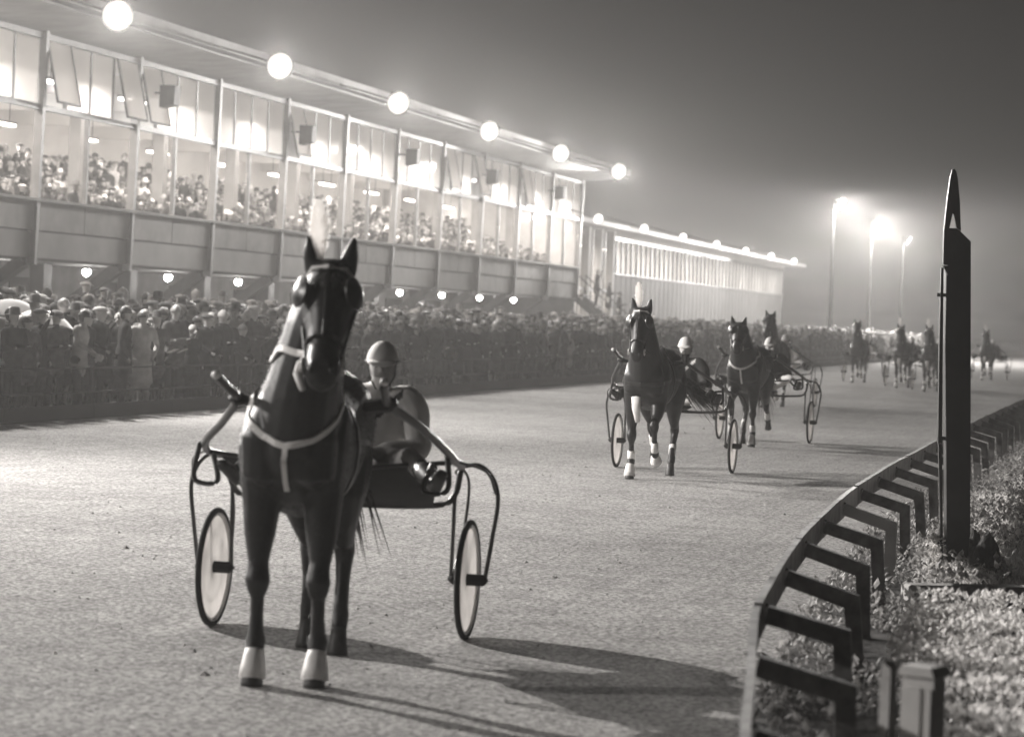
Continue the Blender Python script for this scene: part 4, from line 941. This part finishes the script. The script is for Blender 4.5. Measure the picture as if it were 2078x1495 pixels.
        fs.append(tuple(range(n_))); nb = len(vs); vs2 = [v - ax*.01 for v in vs]
        cup.add(vs, fs); cup.add(vs2, fs); cup.add([v for v in vs[-n_:]]+[v for v in vs2[-n_:]], [(j,(j+1) % n_, n_+(j+1) % n_, n_+j) for j in range(n_)])
        obj('blinker', cup, M_STRAP, root, smooth=True)
    obj('noseband', MB().tube([hp(.40,a,.007) for a in range(0, 361, 30)], .010, 6), M_STRAP, br)
    obj('overcheck', MB().tube([hp(.01,90,.01), hp(.15,90,.008), hp(.40,90,.008)], .007, 6), M_STRAP, br)
    if plume:
        pl = MB(); e0 = Pz + sd*(plume_x) + V(0,0,.02); ed = (V(0,0,1) + sd*.04).normalized()
        pl.loft([(e0,.012,.006),(e0+ed*.08,.033,.006),(e0+ed*.17,.043,.006),(e0+ed*.26,.036,.005),(e0+ed*.32,.014,.004)], 12, side=sd)
        for i in range(120):
            t = rn.uniform(.05,.3); a = rn.uniform(0,2*PI); q = e0+ed*t; dr = (sd*math.cos(a)+fn*math.sin(a)*.3); r_ = .042*math.sin(min(1,t/.32)*PI)**.6
            pl.add([q+dr*r_*.6, q+dr*r_*.9+ed*.02, q+dr*(r_+.018)+ed*.03], [(0,1,2)])
        obj('plume', pl, M_PLUME, root, smooth=True)
    for a in (58, 122): c = hp(.572, a, .012); obj('nostril', MB().loft([(c-h*.016,.006,.005),(c,.012,.008),(c+h*.016,.007,.005)], 8, side=sd), M_STRAP, root, smooth=True)
    if near:
        strap('neck_strap', [Pz+h*.5+sd*.09, V(poll[0]*.6+.14,.98,1.70), V(.16,.86,1.66), V(.20,.70,1.68)], .034, M_STRAPW, .012)
        obj('bit_tassel', MB().tube([hp(.50,0,.03), hp(.56,0,.035), hp(.64,0,.03)], [.012,.02,.014], 8), M_STRAPW, br, smooth=True)
    # harness
    strap('girth', [V(.01,.22,1.6),V(.3,.22,1.35),V(.33,.22,1.1),V(.2,.22,.85),V(0,.22,.8),V(-.2,.22,.85),V(-.33,.22,1.1),V(-.3,.22,1.35),V(-.01,.22,1.6)], .06, M_STRAP)
    strap('saddle_pad', [V(.26,.2,1.42),V(.15,.2,1.56),V(0,.2,1.62),V(-.15,.2,1.56),V(-.26,.2,1.42)], .16, M_STRAP, .012)
    if ycollar:
        strap('breast_strap', [V(.28,.44,1.56),V(.27,.66,1.43),V(.15,.86,1.29),V(.0,.97,1.21)], .035, M_STRAPW, .008)
        strap('breast_strap', [V(-.28,.44,1.56),V(-.27,.66,1.43),V(-.15,.86,1.29),V(-.0,.97,1.21)], .035, M_STRAPW, .008)
        strap('breast_strap', [V(0,.97,1.21),V(0,.97,1.12),V(0,.95,1.02),V(0,.86,.88)], .028, M_STRAPW, .010)
    else:
        strap('breast_strap', [V(.32,.4,1.22),V(.26,.70,1.18),V(.0,.95,1.14),V(-.26,.70,1.18),V(-.32,.4,1.22)], .05, M_STRAP, .01)
    for s in (1, -1):
        strap('side_strap', [V(s*.3,.2,1.22),V(s*.33,-.1,1.2),V(s*.33,-.45,1.15)], .03, M_STRAP)
    if chest_white:
        obj('chest_piece', MB().loft([(V(.055,.93,1.0),.055,.02),(V(.05,.92,.86),.05,.02),(V(.035,.86,.70),.03,.015)], 10, side=V(1,0,0)), M_BOOT, root, smooth=True)  # white tapered piece hung in front of the chest
    root['bit'] = [list(hp(.52,0,.02)), list(hp(.52,180,.02))]
    return root

# ================================================================= SULKIES
M_TUBE = mat('sulky_paint', .03, .35, .6, var=.2, scale=9); M_TYRE = mat('tyre', .02, .8, .3); M_DISC = sheet_mat('wheel_disc', .70, .66); M_APRON = mat('sulky_apron', .018, .7, .3, var=.3, scale=8)
def sulky(label, apron=True, disc=None, hitch=0.0, toe=0.0):
    root = empty('racing_sulky'); tag(root, label, 'sulky', 'racing sulkies'); WR, WX = .35, .755
    for s in (1, -1):
        A = Matrix.Translation((s*WX, 0, WR)) @ Matrix.Rotation(-toe, 4, 'Z') @ Matrix.Rotation(PI/2, 4, 'Y')
        w = obj('wheel', MB().tube([A @ V((WR-.035)*math.cos(a), (WR-.035)*math.sin(a), 0) for a in np.linspace(0, 2*PI, 41)], .014, 8), M_CHROME, root, smooth=True)
        obj('tyre', MB().tube([A @ V((WR-.016)*math.cos(a), (WR-.016)*math.sin(a), 0) for a in np.linspace(0, 2*PI, 41)], .0185, 8), M_TYRE, w, smooth=True)
        obj('disc_cover', MB().lathe([(.05,.036),(.16,.026),(.308,.004)], 32, A), disc or M_DISC, w, smooth=False)
        obj('hub', MB().lathe([(.02,-.11),(.035,-.09),(.035,.09),(.02,.11)], 12, A), M_TYRE, w, smooth=True)
        for r_ in (.035,):                          # fine rings of the cover
            obj('cover_ring', MB().tube([A @ V(.2*math.cos(a), .2*math.sin(a), r_*.66) for a in np.linspace(0, 2*PI, 25)], .004, 4), M_CHROME, w)
        T = lambda name, pts, r, k=6: obj(name, MB().tube(smoothed(pts, k), r, 8), M_TUBE, root, smooth=True)
        T('fork', [V(s*.70,.02,1.01), V(s*.80,.0,1.02), V(s*.88,0,.95), V(s*.915,0,.82), V(s*.89,0,.60), V(s*.855,0,WR)], .013)
        T('fork', [V(s*.70,.02,1.0), V(s*.665,.02,.85), V(s*.66,.01,.6), V(s*.655,0,WR)], .012)
        T('stay', [V(s*.70,.0,1.0), V(s*.72,-.17,.90), V(s*.70,-.22,.66), V(s*.665,0,WR)], .009)
        T('stay', [V(s*.90,0,.86), V(s*.86,.2,1.0), V(s*.71,.5,1.07)], .009)
        def sh(x, y, z): q = max(0, min(1, (y-.4)/1.3)); return V(s*x + hitch*q*q*(3-2*q), y, z)
        T('shaft', [sh(.66,-.10,.97), sh(.70,.03,1.01), sh(.715,.45,1.06), sh(.67,.90,1.15), sh(.53,1.40,1.29), sh(.40,1.80,1.42), sh(.405,2.0,1.48), sh(.425,2.16,1.54)], .023)
        obj('shaft_tip', MB().lathe([(0,-.024),(.018,-.014),(.024,0),(.018,.014),(0,.024)], 10, Matrix.Translation(sh(.428,2.18,1.547))), M_BOOT, root, smooth=True)
        obj('hitch', MB().tube([sh(.27,1.78,1.40), sh(.40,1.80,1.42), sh(.42,1.81,1.44)], [.035,.042,.035], 8), M_LEATHER, root)
        obj('stirrup', MB().tube(smoothed([V(s*.70,.74,1.12), V(s*.72,.78,.94), V(s*.66,.80,.90), V(s*.58,.79,.92), V(s*.62,.74,1.06)], 5), .016, 6), M_TUBE, root)
        obj('axle_stub', MB().tube([V(s*.64,0,WR), V(s*.87,0,WR)], .014, 8), M_TUBE, root)
    obj('arch_bar', MB().tube(smoothed([V(-.69,.02,.98), V(-.66,.02,.84), V(-.54,.02,.775), V(0,.02,.76), V(.54,.02,.775), V(.66,.02,.84), V(.69,.02,.98)], 5), .018, 8), M_TUBE, root, smooth=True)
    obj('cross_bar', MB().tube([V(-.70,.52,1.06), V(0,.50,.99), V(.70,.52,1.06)], .014, 8), M_TUBE, root)
    st = obj('seat', MB().loft([(V(0,.14,.80),.16,.03),(V(0,.05,.815),.19,.04),(V(0,-.12,.82),.19,.042),(V(0,-.2,.84),.16,.035)], 14, side=V(1,0,0)), M_LEATHER, root, smooth=True)
    for s in (1, -1): obj('seat_prop', MB().tube([V(s*.12,-.02,.78), V(s*.16,.02,.765)], .016, 6), M_TUBE, st)
    if apron:
        mb = MB(); nx, ny = 9, 7; vs = []
        for j in range(ny):
            t = j/(ny-1)
            for i in range(nx):
                u = i/(nx-1)*2-1; vs.append(V(u*(.54+.08*t), .06+.46*t, .775+.23*t + .035*u*u*t - .02*math.sin(PI*t)))
        fs = [(j*nx+i, j*nx+i+1, (j+1)*nx+i+1, (j+1)*nx+i) for j in range(ny-1) for i in range(nx-1)]
        mb.add(vs, fs); mb.add([v - V(0,.012,.012) for v in vs], fs); obj('mud_apron', mb, M_APRON, root, smooth=True)
    return root

# ================================================================= DRIVERS
M_JPALE = mat('jacket_pale', .9, .6, .3, var=.1, scale=7); M_JDARK = mat('jacket_dark', .05, .6, .3, var=.25, scale=7); M_GLOVE = mat('glove', .06, .6, .3)
def driver_pose(lean=0.0, yaw=0.0, narrow=0.0):
    b = dict(pel=(lean*.1,-.03,.93), chest=(lean*.6,.0,1.25), neck=(lean*.92,.03,1.46), head=(lean,.06,1.575), yaw=yaw, pitch=-.08, tilt=0)
    for s, q in ((1,'R'),(-1,'L')):
        b.update({'sh'+q: (lean*.8+s*.225,.02,1.375), 'el'+q: (lean*.5+s*.34,.08,1.10), 'wr'+q: (lean*.2+s*.14,.34,1.08), 'hip'+q: (s*.11,.02,.93), 'kn'+q: (s*.44-(s>0)*narrow*.6,.40,1.07), 'an'+q: (s*.64-(s>0)*narrow,.70,.95), 'toe'+q: (s*.69-(s>0)*narrow,.86,1.02)})
    return b
def driver(label, jacket, lean=0.0, yaw=0.0, narrow=0.0, chevron=False, voxel=.02, capm=None):
    J = driver_pose(lean, yaw, narrow); zones = {'coat': jacket, 'trousers': M_WHITE, 'skin': M_SKIN, 'shoe': M_LEATHER, 'glove': M_GLOVE, 'trim': M_JDARK if chevron else M_WHITE}
    c0 = Vector(J['neck'])
    def rule(c, k):
        if k != 'coat' or c[1] < .0 or c[2] < 1.1 or abs(c[0]-c0.x) > .15: return None
        v = c[2] - (c0.z - .20 + abs(c[0]-c0.x)*.95)
        if 0 < v < .05: return 'trim'
        if .05 <= v < .075 and chevron: return 'trousers'
        return None
    o = link('driver', figure('driver', J, zones, voxel, 3, rule=rule, glove='glove', boot_h=.17, curl=1.3, bulk=1.42)); tag(o, label, 'person', 'sulky drivers')
    o.name = 'person'
    hd = Vector(J['head']); Mh = Matrix.Translation(hd) @ Matrix.Rotation(yaw, 4, 'Z') @ Matrix.Rotation(-.08, 4, 'X')
    mb = MB(); rings = []
    for k in range(9):
        a = k/8*PI/2; rings.append((V(0,-.008,.025+.125*math.sin(a)), .094*math.cos(a)+.002, .117*math.cos(a)+.002))
    mb.loft(rings, 20, side=V(1,0,0))
    cp = link('helmet', mb.mesh('helmet', [capm or M_WHITE], True), o, M=Mh)
    obj('peak', MB().loft([(V(0,.085,.04), .088,.010), (V(0,.125,.030), .078,.008), (V(0,.158,.018), .045,.006)], 14, side=V(1,0,0)), capm or M_WHITE, cp, smooth=True)
    obj('helmet_band', MB().tube([V(.096*math.cos(a), -.008+.118*math.sin(a), .034) for a in np.linspace(0, 2*PI, 25)], .008, 6), M_JDARK, cp)
    obj('chin_strap', MB().tube([V(.082,.0,.03), V(.074,.02,-.06), V(.03,.045,-.128), V(-.03,.045,-.128), V(-.074,.02,-.06), V(-.082,.0,.03)], .006, 5), M_LEATHER, cp)
    for s in (-1, 1): link('eye', MB().loft([(V(s*.03,.078,.008),.012,.006),(V(s*.03,.088,.008),.010,.005)], 8, side=V(1,0,0)).mesh('eye', [M_HAIR], True), o, M=Mh)
    return o, J

def reins(hr, dj, mtx_h, mtx_d, label):
    root = empty('reins'); tag(root, label, 'reins', 'driving reins')
    for i, q in ((0, 'R'), (1, 'L')):
        s = 1 if i == 0 else -1
        a = mtx_h @ Vector(hr['bit'][i]); t = mtx_h @ V(s*.13,.22,1.60); e = mtx_d @ (Vector(dj['wr'+q]) + V(0,.10,-.01))
        pts = smoothed([a, a.lerp(t,.5)+V(0,0,-.02), t, t.lerp(e,.5)+V(0,0,-.05), e], 5)
        obj('rein', MB().tube(pts, .009, 5), M_STRAPW if i == 0 else M_STRAP, root)
    return root

def team(spec):
    gx, gy, th = spec['axle'][0], spec['axle'][1], spec['th']
    rz = PI - th; sk = sulky(spec['slabel'], spec.get('apron', False), toe=spec.get('toe', 0.0), hitch=spec.get('hitch', 0.0)); sk.location = (gx, gy, 0); sk.rotation_euler = (0,0,rz)
    hr = horse(spec['hlabel'], **spec['horse']); hth = spec.get('hth', th); hz_ = PI - hth
    hd = Vector((-math.sin(hth), -math.cos(hth), 0)); f = spec.get('front')
    fy = .60; base = Vector((f[0], f[1], 0)) - hd*fy if f else Vector((gx, gy, 0)) + Vector((-math.sin(th), -math.cos(th), 0))*1.62
    hr.location = base; hr.rotation_euler = (0,0,hz_)
    dr, J = driver(spec['dlabel'], **spec['driver']); dr.location = (gx, gy, 0); dr.rotation_euler = (0,0,rz)
    mh = Matrix.Translation(base) @ Matrix.Rotation(hz_, 4, 'Z'); md = Matrix.Translation((gx, gy, 0)) @ Matrix.Rotation(rz, 4, 'Z')
    reins(hr, J, mh, md, spec['rlabel'])
    return sk, hr, dr
a1 = on_ground(686, 1283); f1 = on_ground(577, 1390)
T1 = team(dict(axle=(a1.x, a1.y), th=R(6), hth=R(3.5), hitch=-.13, toe=R(3.5), apron=True, front=(f1.x, f1.y), slabel='nearest black sulky with white disc wheels behind the large dark horse', hlabel='large dark horse with white plume and white hooves, nearest the camera', dlabel='driver in pale jacket with dark chevron and white helmet behind nearest horse', rlabel='reins of the nearest horse',
    horse=dict(pose=STAND, poll=(-.20,.98,2.09), pitch=R(27), yaw=R(3), voxel=.0135, near=True, hs=1.10, plume_x=.055, plume=True, ycollar=True, boots='front', mane_n=620), driver=dict(jacket=M_JPALE, lean=-.21, yaw=R(6), narrow=.14, chevron=True, voxel=.013)))
a2 = on_ground(1367, 954); f2 = on_ground(1310, 972)
T2 = team(dict(axle=(a2.x, a2.y), th=R(13.5), slabel='black sulky with white disc wheels second from the camera', hlabel='dark trotting horse with white plume, blowing tail and white-booted legs, second nearest', dlabel='driver in dark jacket and white helmet leaning out behind the second horse', rlabel='reins of the second horse',
    horse=dict(pose=TROT_A, poll=(.02,1.0,2.02), pitch=R(22), yaw=R(0), voxel=.02, plume=True, ycollar=False, boots='wrap', tail_dir=(-.85,-.1,-.75), chest_white=True), driver=dict(jacket=M_JDARK, lean=-.10, voxel=.018)))
a3 = on_ground(1550, 895)
T3 = team(dict(axle=(a3.x, a3.y), th=R(15), slabel='black sulky with white disc wheels behind the horse with white Y collar', hlabel='dark trotting horse with white Y collar and no plume, third nearest', dlabel='driver in dark jacket and white helmet behind the horse with white Y collar', rlabel='reins of the third horse',
    horse=dict(pose=TROT_B, poll=(.05,.98,1.90), pitch=R(48), yaw=R(8), voxel=.022, plume=False, ycollar=True, boots='wrap'), driver=dict(jacket=M_JDARK, lean=-.05, voxel=.02)))
a4 = S(-8.95, 59.6)
T4 = team(dict(axle=(a4.x, a4.y), th=R(15), slabel='sulky partly hidden behind the third sulky', hlabel='high-headed dark horse partly hidden behind the third horse', dlabel='driver in pale jacket mostly hidden behind the third driver', rlabel='reins of the horse behind the third one',
    horse=dict(pose=TROT_A, poll=(.0,.90,2.14), pitch=R(40), yaw=R(-4), voxel=.024, plume=False, ycollar=False, boots='wrap'), driver=dict(jacket=M_JPALE, voxel=.024)))
# far teams, small in the picture: copies with their parts
def far_team(px, py, src, th, what, where):
    sk, hr, dr = src; g = on_ground(px, py); rz = PI - th; ax = g + Vector((math.sin(th), math.cos(th), 0))*1.0; hp_ = g - Vector((math.sin(th), math.cos(th), 0))*.0
    ax = g + Vector((math.sin(th), math.cos(th), 0))*1.62
    for o, p, lab in ((hr, g, 'small far %s' % what), (sk, ax, 'far sulky of the horse %s' % where), (dr, ax, 'far driver of the horse %s' % where)):
        c = copy_tree(o); c.location = (p.x, p.y, 0); c.rotation_euler = (0, 0, rz); c['label'] = lab
far_team(1742, 776, T4, R(15), 'horse trotting alone at the left of the distant group', 'at the left of the distant group')
far_team(1831, 787, T2, R(15), 'horse in the middle of the distant group before the finish post', 'in the middle of the distant group')
far_team(1888, 794, T2, R(15), 'horse just left of the finish post, half hidden by it', 'just left of the finish post')
far_team(2002, 771, T2, R(15), 'horse seen right of the finish post', 'right of the finish post')
